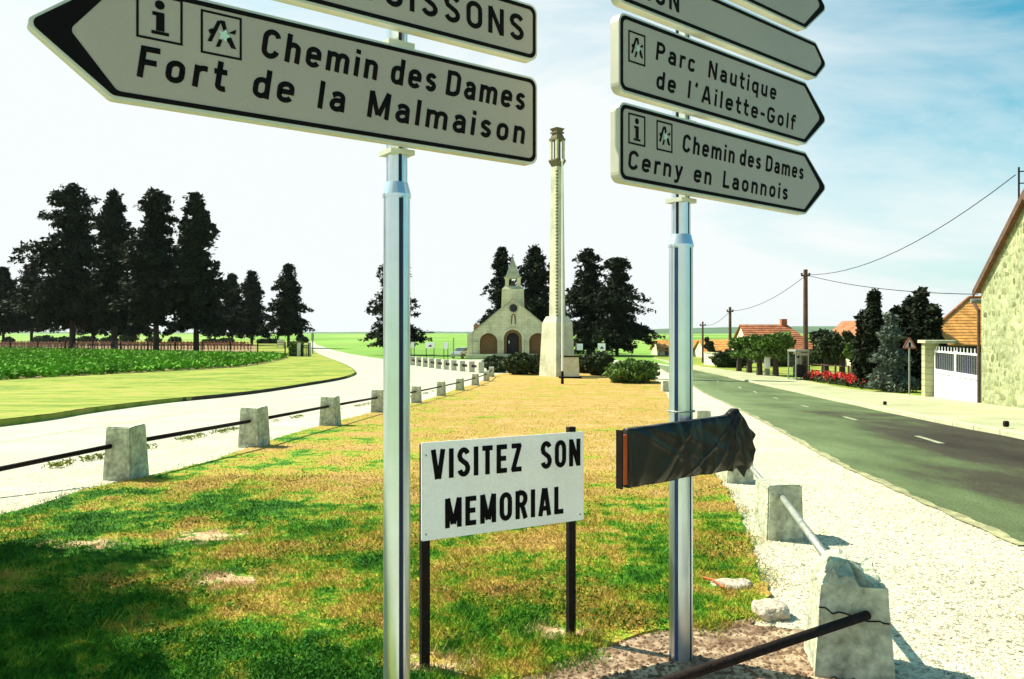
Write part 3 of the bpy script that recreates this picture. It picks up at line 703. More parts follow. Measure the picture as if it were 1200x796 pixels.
# ------------------------------------------------------------------ concrete kerb posts and rails
def post_mesh(wb, wt, hgt, seed):
    q = random.Random(seed); mb = MB(); b = [(-1, -1), (1, -1), (1, 1), (-1, 1)]
    mb.hull8([(x*wb/2, y*wb/2, -.1) for x, y in b], [(x*wt/2, y*wt/2, hgt+q.uniform(-.012, .012)) for x, y in b])
    bmesh.ops.bevel(mb.bm, geom=mb.bm.edges[:], offset=.012, segments=2, affect='EDGES')
    bmesh.ops.subdivide_edges(mb.bm, edges=mb.bm.edges[:], cuts=2, use_grid_fill=True)
    for v in mb.bm.verts: v.co += Vector((q.uniform(-1, 1), q.uniform(-1, 1), q.uniform(-1, 1)))*.0025
    return mb
left_posts = [(148, 561, 'first weathered concrete post from the left, lichen-stained, large beside the gravel'), (298, 524, 'second concrete post from the left along the lawn edge'), (387, 499.5, 'third concrete post from the left along the lawn edge'), (443, 484, 'concrete post seen just left of the left sign pole'),
  (488, 473, 'concrete post seen just right of the left sign pole'), (517, 464.5, 'sixth concrete post along the left lawn edge'), (539, 458, 'seventh concrete post along the left lawn edge'), (557, 452, 'eighth concrete post, close to the end of the left row'), (570, 447, 'last but one concrete post of the left row'), (576, 442, 'last concrete post of the left row, beside the bushes')]
prev = None; pts = []; protos = None
for i, (a, b, lab) in enumerate(left_posts):
    p = P(a, b); pts.append(p)
for i, (a, b, lab) in enumerate(left_posts):
    p = pts[i]; dd = (pts[min(i+1, len(pts)-1)]-pts[max(i-1, 0)]); rz = math.atan2(dd.y, dd.x)+(.12*math.sin(i*5))
    if i == 0: t = .6
    T = thing('kerb_post', lab, 'concrete post', (p.x, p.y, p.z), rz, 'concrete posts along the left edge of the lawn')
    if protos is None: protos = [post_mesh(.36, .29, .60, s).out('shaft', 'concrete', T).data for s in (1,)]
    else:
        o = bpy.data.objects.new('shaft', protos[0]); C.objects.link(o); o.parent = T
    T.scale = (1, 1, 1+.04*math.sin(i*3))
rails = [Vector((-9.0, 6.8, .33))]+[p+Vector((0, 0, .40)) for p in pts]
d0 = (pts[1]-pts[0]).normalized(); e = Q(-60, 562, 7.6)
rails[0] = e
for i, (a, b) in enumerate(zip(rails, rails[1:])):
    lab = ['thick rusty pipe entering from the left edge of the photo to the first post', 'rusty pipe rail between the first and second concrete posts', 'rusty pipe rail between the second and third concrete posts', 'rusty pipe rail from the third post to behind the left sign pole'][i] if i < 4 else 'rusty pipe rail number %s beyond the left sign pole' % ['one', 'two', 'three', 'four', 'five', 'six', 'seven'][i-4]
    if i >= 4: lab = ['rusty pipe rail crossing behind the left sign pole', 'rusty pipe rail just right of the left sign pole', 'rusty pipe rail in the middle of the receding left row', 'far rusty pipe rail near the end of the left row', 'last but one rusty rail of the left row', 'last rusty pipe rail of the left row beside the bushes'][i-4]
    dd = (b-a).normalized(); a2 = a+dd*(.10 if i else 0); b2 = b-dd*.10
    tag(MB().tube(a2, b2, .027, 10).out('pipe_rail', 'rust', None, True), lab, 'rail', 'pipe rails along the left posts')
# second row of small square posts in front of the chapel
cp = [(483, 427), (490, 428), (497.5, 429), (505, 430), (513, 431), (522, 432), (531, 433), (541, 434), (552, 435), (563, 436)]
pp = [P(a, b+1) for a, b in cp]; pm = None
for i, p in enumerate(pp):
    T = thing('chapel_post', ['first', 'second', 'third', 'fourth', 'fifth', 'sixth', 'seventh', 'eighth', 'ninth', 'tenth'][i]+' squat white post, counted from the left, in the dense row before the chapel', 'concrete post', tuple(p), .35, 'squat white posts before the chapel')
    if pm is None: pm = MB().box((0, 0, .35), (.42, .42, .80), 0, .02).out('shaft', 'monument', T).data
    else: o = bpy.data.objects.new('shaft', pm); C.objects.link(o); o.parent = T
mb = MB().path([p+Vector((0, 0, .42)) for p in pp], .09, 6); tag(mb.out('chapel_rail', 'rust'), 'thick brown rail threading the squat white posts before the chapel', 'rail')
# right row
def rpost(p, rz, wb, wt, hg, lab, seed=4):
    T = thing('kerb_post', lab, 'concrete post', tuple(p), rz, 'concrete posts on the right gravel edge'); post_mesh(wb, wt, hg, seed).out('shaft', 'concrete', T); return T
q1 = P(912, 628); q2 = P(866, 566)+Vector((0, .1, 0)); q3 = P(822, 506); q4 = P(779, 459); q5 = P(802, 480)
rpost(q1, R(4), .30, .27, .42, 'whole concrete post behind the broken one at the gravel edge', 5)
rpost(q2, R(3), .30, .27, .36, 'low concrete post half hidden under the bagged sign', 6)
rpost(q3, R(8), .30, .26, .40, 'concrete post hidden mostly behind the bagged sign and pole', 7)
rpost(q4, R(8), .32, .27, .5, 'farthest concrete post of the right row beside the clipped hedge', 8)
# broken near post
q0 = P(993, 782)
T = thing('kerb_post', 'broken concrete post with a cracked top in the right foreground', 'concrete post', tuple(q0), R(-12), 'concrete posts on the right gravel edge')
mb = MB(); bm = mb.bm
W2 = .165
rows = [(-.1, W2+.01), (.0, W2+.008), (.12, W2), (.24, W2-.008), (.34, W2-.014), (.43, W2-.02)]
qq = random.Random(12); grid = []
def corner_top(x, y):
    # broken outline of the crown: left peak, dip, spike on the right rear
    u = (x/W2+1)/2; v = (y/W2+1)/2
    return .535-.10*abs(u-.38)*1.2-.06*(1-v)*(u > .2) - (.075 if .55 < u < .8 else 0)+(.03 if u > .85 and v > .4 else 0)-.05*(u < .1)
n = 12; ringpts = [(-1+2*i/n, -1) for i in range(n)]+[(1, -1+2*i/n) for i in range(n)]+[(1-2*i/n, 1) for i in range(n)]+[(-1, 1-2*i/n) for i in range(n)]
vr = []
for zi, (z, w2) in enumerate(rows):
    vr.append([bm.verts.new((x*w2+qq.uniform(-.003, .003), y*w2+qq.uniform(-.003, .003), z)) for x, y in ringpts])
vr.append([bm.verts.new((x*(W2-.035)+qq.uniform(-.006, .006), y*(W2-.035)+qq.uniform(-.003, .003), corner_top(x*W2, y*W2)+qq.uniform(-.003, .003))) for x, y in ringpts])
vr.append([bm.verts.new((x*(W2-.09), y*(W2-.09), corner_top(x*W2*.6, y*W2*.6)+.006+qq.uniform(-.004, .004))) for x, y in ringpts])
for a, b in zip(vr, vr[1:]):
    for i in range(len(a)): j = (i+1) % len(a); bm.faces.new((a[i], a[j], b[j], b[i]))
c = bm.verts.new((0, 0, .515))
for i in range(len(vr[-1])): bm.faces.new((vr[-1][i], vr[-1][(i+1) % len(vr[-1])], c))
mb.out('shaft', 'concrete', T)
# crack across the front face
cr_ = MB(); zz = .33; xx = -.155
while xx < .15:
    nx = xx+qq.uniform(.015, .03); nz = zz+qq.uniform(-.028, .012); a = Vector((xx, -W2+.006, zz)); b = Vector((nx, -W2+.006, nz)); cr_.tube(a, b, .0035, 5); xx, zz = nx, nz
cr_.out('crack', 'steel_black', T)
# pipe rails of the right row
tag(MB().tube(q1+Vector((-.01, -.12, .33)), q0+Vector((-.03, .10, .46)), .024, 10).out('pipe_rail', 'galv', None, True), 'grey galvanised pipe sloping from the whole post down to the broken post', 'rail', 'pipe rails of the right row')
hole = q0+Vector((.02, -.17, .31))
mb = MB().tube(Q(760, 806, 3.05), hole, .021, 12); o = mb.out('pipe_rail', 'rust', None, True); tag(o, 'black pipe running from the bottom edge up into the broken post', 'rail', 'pipe rails of the right row')
tag(MB().tube(q2+Vector((.02, -.1, .30)), q1+Vector((-.02, .1, .33)), .022, 10).out('pipe_rail', 'galv', None, True), 'grey pipe between the whole post and the low post under the bagged sign', 'rail', 'pipe rails of the right row')
# rocks and red stick
def rock(p, r, sc, seed, lab):
    mb = MB().ball((0, 0, 0), r, 4, sc, 0, seed); q = random.Random(seed); ph = [q.uniform(0, 6) for _ in range(8)]
    for v in mb.bm.verts:
        k = 1+.12*math.sin(v.co.x*30+ph[0])*math.sin(v.co.y*26+ph[1])+.07*math.sin(v.co.x*61+ph[2]+v.co.z*50)+.03*q.uniform(-1, 1); v.co *= k
        if v.co.z > r*sc[2]*.6: v.co.z = r*sc[2]*.6+(v.co.z-r*sc[2]*.6)*.4
    o = mb.out('rock', 'rock'); o.location = p; return tag(o, lab, 'rock')
rock(P(859, 690)+Vector((0, 0, .02)), .11, (1.15, .8, .40), 3, 'flat pale rock in the grass right of the right sign pole')
rock(P(903, 722)+Vector((0, 0, .03)), .12, (.95, .9, .55), 5, 'earthy rock by the broken post, nearer than the flat pale one')
tag(MB().path([P(824, 686)+Vector((0, 0, .05)), P(836, 690)+Vector((0, 0, .055)), P(848, 697)+Vector((0, 0, .045))], .007, 6).out('stick', 'orange'), 'thin red-orange stick lying in the grass by the right pole', 'stick')

# ------------------------------------------------------------------ grass blades, pebbles
def inpoly(x, y, poly):
    c = np.zeros(len(x), bool); n = len(poly)
    for i in range(n):
        x1, y1 = poly[i]; x2, y2 = poly[(i+1) % n]
        if y1 == y2: continue
        k = ((y1 > y) != (y2 > y)) & (x < (x2-x1)*(y-y1)/(y2-y1)+x1); c ^= k
    return c
gv = np.vectorize(g)
rg = np.random.default_rng(5)
def blades(n, ylo, yhi, hmin, hmax, wd):
    u = rg.random(n); y = ylo*(yhi/ylo)**u; x = (rg.random(n)*1.36-.68)*y
    fr_ = .035+.02*y/4; k = inpoly(x+rg.normal(size=n)*fr_+.06*np.sin(y*6+x*3), y+rg.normal(size=n)*fr_+.07*np.sin(x*7)+.04*np.sin(x*19), ipoly); x, y = x[k], y[k]; n = len(x)
    # keep bare spots bare
    for px, py, rad in BARE:
        p = P(px, py); d = np.hypot((x-p.x)*.6, y-p.y)*(1+.5*np.sin(x*17)*np.sin(y*23)); kk = (d > rad*.4) | (rg.random(len(x)) < .08); x, y = x[kk], y[kk]
    n = len(x); z = gv(y)+.018
    clump = .5+.5*np.sin(x*9+np.sin(y*7)*2)*np.sin(y*8+np.sin(x*5)*2); big = .5+.5*np.sin(x*2.1+1.3)*np.sin(y*1.7+.4)
    hgt = (hmin+(hmax-hmin)*rg.random(n)**1.5)*(.55+.5*clump+.35*big)*np.clip(1.25-.05*y, .7, 1.1)
    a = rg.random(n)*2*np.pi; w_ = wd*(.7+.6*rg.random(n))*(1+.06*y); ln = hgt*(.3+.9*rg.random(n)); la = rg.random(n)*2*np.pi
    b1 = np.stack([x-np.cos(a)*w_, y-np.sin(a)*w_, z], 1); b2 = np.stack([x+np.cos(a)*w_, y+np.sin(a)*w_, z], 1); tp = np.stack([x+np.cos(la)*ln, y+np.sin(la)*ln, z+hgt], 1)
    return np.stack([b1, b2, tp], 1).reshape(-1, 3)
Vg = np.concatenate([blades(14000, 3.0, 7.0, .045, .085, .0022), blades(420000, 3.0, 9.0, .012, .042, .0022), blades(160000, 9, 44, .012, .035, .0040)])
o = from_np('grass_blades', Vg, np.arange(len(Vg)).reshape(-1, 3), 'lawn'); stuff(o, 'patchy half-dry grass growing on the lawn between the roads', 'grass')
# clover and broad-leaved weeds in the greener patches
n = 90000; u = rg.random(n); y = 3.1*(9/3.1)**u; x = (rg.random(n)*1.36-.68)*y
dd_ = np.sin(x*2.3+1.0)*np.sin(y*2.9+.5)+.6*np.sin(x*6.1+y*3)*np.sin(y*7.3-x*2)+.35*np.sin(x*17)*np.sin(y*19); k = (dd_ > .25+.12*(y-4)-.25*(x < -1.5)) & inpoly(x, y, ipoly); x, y = x[k], y[k]

CLOVER = (x, y)
# pebbles on the gravel
def pebbles(n, region, ylo, yhi, xr, size, name, lab, dz=.004, m='pebble'):
    y = ylo*(yhi/ylo)**rg.random(n); x = xr[0]+(xr[1]-xr[0])*rg.random(n)
    k = np.zeros(n, bool)
    for r_ in region: k |= inpoly(x, y, r_)
    k &= ~inpoly(x, y, ipoly)
    x, y = x[k], y[k]; n = len(x); s = size*(.4+rg.random(n)**2.5*1.5); z = gv(y)+dz+s*.2
    oc = np.array([(1, 0, 0), (.3, .9, 0), (-.9, .3, 0), (-.3, -.9, 0), (0.1, 0.1, .8)]); ang = rg.random(n)*6.28; ca, sa = np.cos(ang), np.sin(ang)
    V = np.zeros((n, 5, 3)); j = 1+.35*(rg.random((n, 5))-.5)
    for i in range(5):
        ox, oy, oz = oc[i]; V[:, i, 0] = x+(ox*ca-oy*sa)*s*j[:, i]; V[:, i, 1] = y+(ox*sa+oy*ca)*s*j[:, i]*.9; V[:, i, 2] = z+(oz-.35)*s*j[:, i]*.8
    f = np.array([(0, 1, 4), (1, 2, 4), (2, 3, 4), (3, 0, 4)]); Fq = (f[None]+(np.arange(n)*5)[:, None, None]).reshape(-1, 3)
    return stuff(from_np(name, V.reshape(-1, 3), Fq, m), lab, 'gravel')
ga = pix(rl)[::-1]+[(4.6, 3), (5, -3), (-8, -3), (-7, 2.5)]+pix([(0, 700), (600, 560), (700, 470), (745, 437)])
pebbles(70000, [ga], 3.0, 14, (.3, 7), .0085, 'loose_gravel', 'pale loose gravel between the lawn and the main road')
pebbles(9000, [ga], 3.0, 11, (.3, 7), .010, 'dark_pebbles', 'darker pebbles scattered in the pale gravel by the main road', .004, 'rock')
pebbles(26000, [pix(gin)+[(-7, 2.5), (-9, 4)]+pix(gout)], 4.5, 14, (-8, 0), .012, 'loose_gravel', 'pale loose gravel along the left edge of the lawn', .008)
pebbles(9000, [pix([(905, 700), (880, 735), (960, 742), (985, 765), (1060, 800), (1100, 870), (500, 870), (560, 825), (640, 780), (735, 748), (770, 738), (830, 730)])], 3., 5, (-.6, 1.9), .011, 'soil_crumbs', 'brown soil crumbs and stones around the foot of the right pole', .014, 'soil')

# ------------------------------------------------------------------ foliage
def leafquads(cen, size, rg, flat=.0, dirs=None):
    n = len(cen); a = rg.normal(size=(n, 3)); a[:, 2] *= (1-flat); a /= np.linalg.norm(a, axis=1)[:, None]
    b = rg.normal(size=(n, 3)); b[:, 2] *= (1-flat); b -= a*(a*b).sum(1)[:, None]; b /= np.linalg.norm(b, axis=1)[:, None]
    s = (size*(.5+rg.random(n)))[:, None]
    v = np.stack([cen-a*s, cen-b*s*.45, cen+a*s, cen+b*s*.45], 1).reshape(-1, 3)
    return v, np.arange(4*n).reshape(-1, 4)
x, y = CLOVER; v, f = leafquads(np.stack([x, y, gv(y)+.022+rg.random(len(x))*.035], 1), .010, rg, .3); stuff(from_np('clover_leaves', v, f, 'clover'), 'dark green clover and weeds spreading through the lawn', 'weeds')
# weeds along the seam between left road and gravel
sm_ = pix([(60, 550), (174, 526), (315, 497), (445, 472), (520, 456)]); n = 5000; t = rg.random(n)*(len(sm_)-1); i_ = t.astype(int); ft = t-i_; A_ = np.array(sm_); pxy = A_[i_]+(A_[i_+1]-A_[i_])*ft[:, None]+rg.normal(size=(n, 2))*.05; kk = np.sin(t*21)+np.sin(t*47)+.4*np.sin(t*90) > .3; pxy = pxy[kk]
v, f = leafquads(np.concatenate([pxy, (gv(pxy[:, 1])+.02+rg.random(len(pxy))*.05)[:, None]], 1), .022, rg); stuff(from_np('verge_weeds', v, f, 'drygrass'), 'thin line of dry weeds between the left road and its gravel edge', 'weeds')
def conifer(px, top, base, hw, bare, lab, seed, kind='cone', dens=1.0, Y=None, group='tall dark conifers', m='needles', name='conifer_tree', leaf=None):
    p = P(px, base) if Y is None else Vector(((px-600)/F*Y, Y, g(Y)))
    Yd = p.y; H = EYE+(HZ-top)/F*Yd-p.z; Rr = hw/F*Yd; b0_ = max(.3, (base-bare)/F*Yd)
    T = thing(name, lab, 'tree', tuple(p), 0, group); q = np.random.default_rng(seed)
    mb = MB(); tr = max(.08, H*.0155); nseg = 6; lean = q.normal()*.01
    mb.cone((0, 0, -.2), tr*1.25, tr, b0_+.2, 9); mb.cone((0, 0, b0_), tr, tr*.12, (H-b0_)*.97, 8)
    cen = []; nb = int(190*dens*(1 if H < 14 else 1.35)); Rr *= 1.12; px_m = Yd/F
    lf = leaf if leaf else max(px_m*1.8, H*.0145)
    gl = lambda t: 1.0
    tt = np.sort(q.random(nb)**1.05)
    secrad = 1+.38*np.sin(tt*q.uniform(14, 22)+q.uniform(0, 6))   # layered tiers
    for t, sr in zip(tt, secrad):
        if kind == 'cone': prof = ((1-t)**.9*min(1, .6+t*4)+.06)*1.1
        elif kind == 'round': prof = (1-t**1.9)**.85*(.70+.30*min(1, t*2.6))+.10
        elif kind == 'column': prof = min(1, (1-t)*1.35+.02)**.85*min(1, .6+t*3)
        else: prof = (1-t)**.68*min(1, .7+t*2)+.07
        L = Rr*prof*sr*(q.uniform(.5, 1.05) if q.random() < .85 else q.uniform(1.02, 1.18)); an = q.random()*2*math.pi; z = b0_+(H-b0_)*t; dr = (-.16 if kind != 'column' else .5)-.2*q.random()*(1-t)
        if t > .85: dr = .15
        ux, uy = math.cos(an), math.sin(an)
        if L > Rr*.3 and q.random() < .6:
            mb.tube((0, 0, z), (ux*L*.85, uy*L*.85, z+dr*L*.8), tr*.16*(1-t)+.02, 4, .01)
        k = max(4, int(dens*16*(L/Rr+.15)*(1.4 if H > 14 else 1)))
        pads = np.linspace(.15, 1, max(2, int(2+3*L/Rr)))+q.normal(size=max(2, int(2+3*L/Rr)))*.04; s = (pads[q.integers(0, len(pads), k)]+q.normal(size=k)*.06)*L
        sp = .10*Rr*(1-.3*s/max(L, 1e-3))+.06
        side = q.normal(size=k)*sp; vert = q.normal(size=k)*sp*.26
        cen.append(np.stack([ux*s-uy*side, uy*s+ux*side, z+dr*s+vert-(s/Rr)**2*Rr*.05], 1))
    cen = np.concatenate(cen); cen[:, 2] = np.minimum(cen[:, 2], H)
    reps = 5; cen = np.repeat(cen, reps, 0)+q.normal(size=(len(cen)*reps, 3))*lf*.6
    v, f = leafquads(cen, lf, q, .35)
    mb.out('trunk', 'bark', T); from_np('crown', v, f, m, T)
    return T
conifer(85, 219, 411, 46, 376, 'broadest and tallest dark conifer at the left end of the big cemetery group', 11, 'round', 1.15)
conifer(134, 226, 412, 28, 376, 'slim dark conifer second from the left in the big cemetery group', 12, 'mid', 1.1)
conifer(183, 226, 413.5, 36, 374, 'dense round-topped dark conifer third in the big cemetery group', 13, 'round', 1.15)
conifer(230, 229, 414, 34, 380, 'pointed dark conifer at the right end of the big cemetery group', 14, 'cone', 1.3)
conifer(4, 315, 407, 20, 386, 'small dark conifer cut by the left edge of the photo', 15, 'round')
conifer(37, 311, 407, 20, 384, 'small dark conifer just left of the big cemetery group', 16, 'round')
conifer(110, 330, 406, 20, 388, 'lower conifer behind the first and second big trees', 17, 'round')
conifer(158, 336, 406, 18, 388, 'lower conifer behind the second and third big trees', 18, 'round')
conifer(252, 344, 406, 14, 390, 'lower conifer just behind the right end of the big group', 28, 'round')
conifer(272, 322, 405.5, 12, 384, 'narrow small conifer right of the big group with bare trunk', 19, 'mid')
conifer(295, 319, 406, 22, 388, 'pyramid-shaped small conifer between two others right of the big group', 20, 'cone')
conifer(338, 311, 408, 21, 388, 'lone conifer nearest the far bend of the left road', 21, 'round')
conifer(461, 289, 416, 27, 402, 'dark conifer seen behind the left sign pole', 22, 'mid', 1.6)
conifer(588, 291, 414, 21, 400, 'left conifer of the pair behind the chapel', 23, 'mid', 1.1, Y=112)
conifer(627, 289, 414, 27, 400, 'right conifer of the pair behind the chapel', 24, 'round', 1.2, Y=112)
conifer(689, 293, 416, 28, 404, 'left conifer of the pair right of the stone monument', 25, 'round', 1.7)
conifer(723, 304, 417, 32, 406, 'right conifer of the pair right of the stone monument', 26, 'round', 1.7)

def bush(c, sz, n, leaf, m, seed, name, lab, cat='bush', group=None, shape='round', core=True, topmat=None):
    """leafy mass: c base centre, sz full extents"""
    T = thing(name, lab, cat, tuple(c), 0, group); q = np.random.default_rng(seed)
    d = q.normal(size=(n, 3)); d /= np.linalg.norm(d, axis=1)[:, None]
    if shape == 'box': 
        mx = np.abs(d).max(1)[:, None]; d = d/mx
        r = .90+.1*q.random(n)
    else:
        lump = 1+.16*np.sin(d[:, 0]*5+seed)*np.sin(d[:, 1]*6+d[:, 2]*4)+.08*np.sin(d[:, 0]*13+d[:, 2]*11+seed); r = (.72+.28*q.random(n))*lump
    p = d*r[:, None]*np.array(sz)/2; p[:, 2] += sz[2]/2; k = p[:, 2] > .02; p = p[k]
    v, f = leafquads(p, leaf, q); 
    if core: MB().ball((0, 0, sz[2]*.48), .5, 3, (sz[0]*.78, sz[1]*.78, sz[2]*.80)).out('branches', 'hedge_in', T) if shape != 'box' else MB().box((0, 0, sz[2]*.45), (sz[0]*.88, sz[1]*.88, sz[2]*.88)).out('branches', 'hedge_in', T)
    from_np('foliage', v, f, m, T)
    return T
def bush_px(x0, x1, top, base, depth, n, leaf, m, seed, name, lab, **kw):
    p = P((x0+x1)/2, base); w_ = (x1-x0)/F*p.y; hh = EYE+(HZ-top)/F*p.y-p.z; p.y += depth*.4; return bush(p, (w_, depth, hh), n, leaf, m, seed, name, lab, **kw)
bush_px(566, 597, 418, 433, 2, 2200, .13, 'leaf_dark', 31, 'shrub', 'small dark shrub in front of the chapel, leftmost of the clump', group='shrubs before the chapel')
bush_px(590, 630, 415, 440, 2.2, 3600, .13, 'leaf_dark', 32, 'shrub', 'spreading dark shrub below the chapel door', group='shrubs before the chapel')
bush_px(616, 655, 416, 440, 2, 3600, .13, 'leaf_dark', 33, 'shrub', 'dark shrub at the left foot of the stone monument', group='shrubs before the chapel')
bush_px(672, 702, 417, 438, 2, 2600, .13, 'leaf_dark', 34, 'shrub', 'dark shrub just right of the small stone stele', group='shrubs before the chapel')
bush_px(688, 720, 414, 441, 2.2, 3400, .13, 'leaf_dark', 35, 'shrub', 'dark shrub between the stele and the clipped hedge', group='shrubs before the chapel')
bush_px(712, 777, 423, 450, 3.0, 7000, .09, 'leaf_mid', 36, 'clipped_hedge', 'low clipped hedge with a sunlit top right of the monument', cat='hedge')
bush_px(568, 600, 424, 437, 1.2, 1500, .10, 'leaf_dark', 38, 'shrub', 'low dark shrub by the last post of the left row', group='shrubs before the chapel')

# ------------------------------------------------------------------ chapel
CY = 84.0; ux = CY/F
CX = (601-600)*ux; cz = g(CY)
T = thing('chapel', 'small stone chapel with three arches and a pointed bell turret', 'chapel', (CX, CY, cz))
def cxy(px, py): return ((px-601)*ux, (420.4-py)*ux)
def archpts(px0, px1, top, base, n=12):
    x0, zb = cxy(px0, base); x1, zt = cxy(px1, top); r = (x1-x0)/2; cx = (x0+x1)/2
    return [(x0, zb)]+[(cx-r*math.cos(math.pi*i/n), zt-r+r*math.sin(math.pi*i/n)) for i in range(n+1)]+[(x1, zb)]
# facade polygon notched by the three openings (they run to the plinth)
fz = cxy(0, 415)[1]
A1 = archpts(562, 583, 390.5, 415); A2 = archpts(589.5, 612.5, 385.5, 415); A3 = archpts(620, 640, 390.5, 415)
fac = [(cxy(552, 0)[0], fz)]+A1+A2+A3+[(cxy(650, 0)[0], fz), cxy(650, 392), cxy(601, 351), cxy(552, 392)]
Y0 = 0
MB().prism(fac, lambda u, v: Vector((u, 0, v)), Vector((0, .7, 0))).out('front_wall', 'chapel', T)
mb = MB()
for k, (a, sc_) in enumerate(((A1, 1), (A3, 1))): pass
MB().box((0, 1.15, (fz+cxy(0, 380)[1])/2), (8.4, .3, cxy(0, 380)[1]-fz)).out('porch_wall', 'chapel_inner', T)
dr = MB().prism(archpts(594, 607.5, 390.5, 415), lambda u, v: Vector((u, .90, v)), Vector((0, .08, 0))).out('door', 'dark', T)
MB().box((cxy(596.5, 0)[0], .885, cxy(0, 401)[1]), (.12, .02, .3)).out('notice', 'whitepaint', dr)
# moulded portal ring, imposts, rose, niche, statue
def archring(px0, px1, top, base, wd, y, dep, name, m):
    o_ = archpts(px0, px1, top, base); cx = (o_[0][0]+o_[-1][0])/2; rr = (o_[-1][0]-o_[0][0])/2
    i_ = [(cx+(x-cx)*(1-wd/rr), z-(wd if i not in (0, len(o_)-1) and False else 0)) for i, (x, z) in enumerate(o_)]
    zc_ = o_[1][1]; i_ = [(cx+(x-cx)*(1-wd/rr), zc_+(z-zc_)*(1-wd/rr) if z > zc_ else z) for x, z in o_]
    mb = MB(); n = len(o_)
    O = [mb.bm.verts.new((x, y, z)) for x, z in o_]; I = [mb.bm.verts.new((x, y, z)) for x, z in i_]; O2 = [mb.bm.verts.new((x, y+dep, z)) for x, z in o_]; I2 = [mb.bm.verts.new((x, y+dep, z)) for x, z in i_]
    for i in range(n-1):
        for q4_ in ((O[i], O[i+1], I[i+1], I[i]), (O2[i], O2[i+1], I2[i+1], I2[i]), (O[i], O[i+1], O2[i+1], O2[i]), (I[i], I[i+1], I2[i+1], I2[i])): mb.bm.faces.new(q4_)
    mb.out(name, m, T)
archring(588, 614, 384, 415, .22, -.10, .10, 'arch_moulding', 'chapel')
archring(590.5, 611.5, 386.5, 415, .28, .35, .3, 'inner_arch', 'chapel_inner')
for a, b in ((561, 584), (619, 641)): archring(a, b, 389.3, 415, .10, -.05, .05, 'arch_moulding', 'chapel')
for px_ in (555.5, 586, 617, 645): 
    w_ = {555.5: 8, 586: 5.2, 617: 5, 645: 7}[px_]*ux; MB().box((cxy(px_, 0)[0], -.09, cxy(0, 400)[1]), (w_, .18, .16)).out('impost', 'chapel_roof', T)
x, z = cxy(601.7, 361)
MB().cone((x, .0, z), .44, .44, .12, 24, Matrix.Rotation(R(90), 3, 'X')).out('rose_window', 'dark', T)
mb = MB()
for k in range(24):
    a0, a1 = k/24*2*math.pi, (k+1)/24*2*math.pi; mb.tube((x+.48*math.cos(a0), -.1, z+.48*math.sin(a0)), (x+.48*math.cos(a1), -.1, z+.48*math.sin(a1)), .07, 5)
mb.out('window_surround', 'chapel_roof', T)
x, z = cxy(601.7, 374)
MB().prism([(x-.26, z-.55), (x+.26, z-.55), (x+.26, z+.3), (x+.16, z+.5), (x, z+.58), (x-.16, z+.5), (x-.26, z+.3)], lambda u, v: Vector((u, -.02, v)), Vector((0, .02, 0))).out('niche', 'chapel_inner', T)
st = MB().cone((x, -.15, z-.5), .15, .10, .55, 10).cone((x, -.15, z+.05), .12, .07, .22, 10).ball((x, -.15, z+.35), .085, 2).box((x, -.15, z-.6), (.45, .3, .12)); st.out('statue', 'monument', T)
# plinth and steps
MB().box((0, .1, fz/2), (9.9, 1.7, fz)).out('plinth', 'chapel', T)
mb = MB()
for k, dd in enumerate((0, .35)): MB().box((0, -.75-.18-k*.35, (fz*(.66-.33*k))/2), (3.4, .36, fz*(.66-.33*k)), 0, .01).out('step', 'chapel_roof', T)
# nave, roof
MB().prism([(-4.3, fz), (4.3, fz), (4.3, cxy(0, 394)[1]), (0, cxy(0, 358)[1]), (-4.3, cxy(0, 394)[1])], lambda u, v: Vector((u, 1.3, v)), Vector((0, 10, 0))).out('nave', 'chapel', T)
for sg in (-1, 1):
    mb = MB(); mb.prism([(sg*4.7, cxy(0, 395.2)[1]), (0, cxy(0, 355.8)[1]), (0, cxy(0, 354)[1]), (sg*4.7, cxy(0, 393.4)[1])], lambda u, v: Vector((u, .72, v)), Vector((0, 10.6, 0))); mb.out('roof', 'chapel_roof', T)
    MB().prism([(sg*cxy(650.8, 0)[0], cxy(0, 392.6)[1]), (0, cxy(0, 351)[1]+.02), (0, cxy(0, 349.2)[1]), (sg*cxy(650.8, 0)[0], cxy(0, 390.8)[1])], lambda u, v: Vector((u, -.08, v)), Vector((0, .79, 0))).out('coping', 'chapel_roof', T)
MB().box((cxy(552, 0)[0]-.15, .3, cxy(0, 404)[1]), (.5, .9, 2.4)).box((-cxy(552, 0)[0]-.0, .3, cxy(0, 404)[1]), (.5, .9, 2.4)).out('buttress', 'chapel', T)
# turret: broad base, stepped shoulders, open belfry, spire
ty = 2.6
bw = (614-586)*ux; zt0 = cxy(0, 352)[1]-1.6; zt1 = cxy(0, 338)[1]
MB().hull8([(-bw/2, ty-bw/2, zt0), (bw/2, ty-bw/2, zt0), (bw/2, ty+bw/2, zt0), (-bw/2, ty+bw/2, zt0)], [(-bw/2*.93, ty-bw/2, zt1), (bw/2*.93, ty-bw/2, zt1), (bw/2*.93, ty+bw/2, zt1), (-bw/2*.93, ty+bw/2, zt1)]).out('turret_base', 'chapel', T)
b2 = (609-590.5)*ux; zb0 = cxy(0, 334)[1]; zb1 = cxy(0, 324.5)[1]
MB().hull8([(-bw/2*.93, ty-1.2, zt1), (bw/2*.93, ty-1.2, zt1), (bw/2*.93, ty+1.2, zt1), (-bw/2*.93, ty+1.2, zt1)], [(-b2/2, ty-b2/2, zb0), (b2/2, ty-b2/2, zb0), (b2/2, ty+b2/2, zb0), (-b2/2, ty+b2/2, zb0)]).out('turret_shoulder', 'chapel_roof', T)
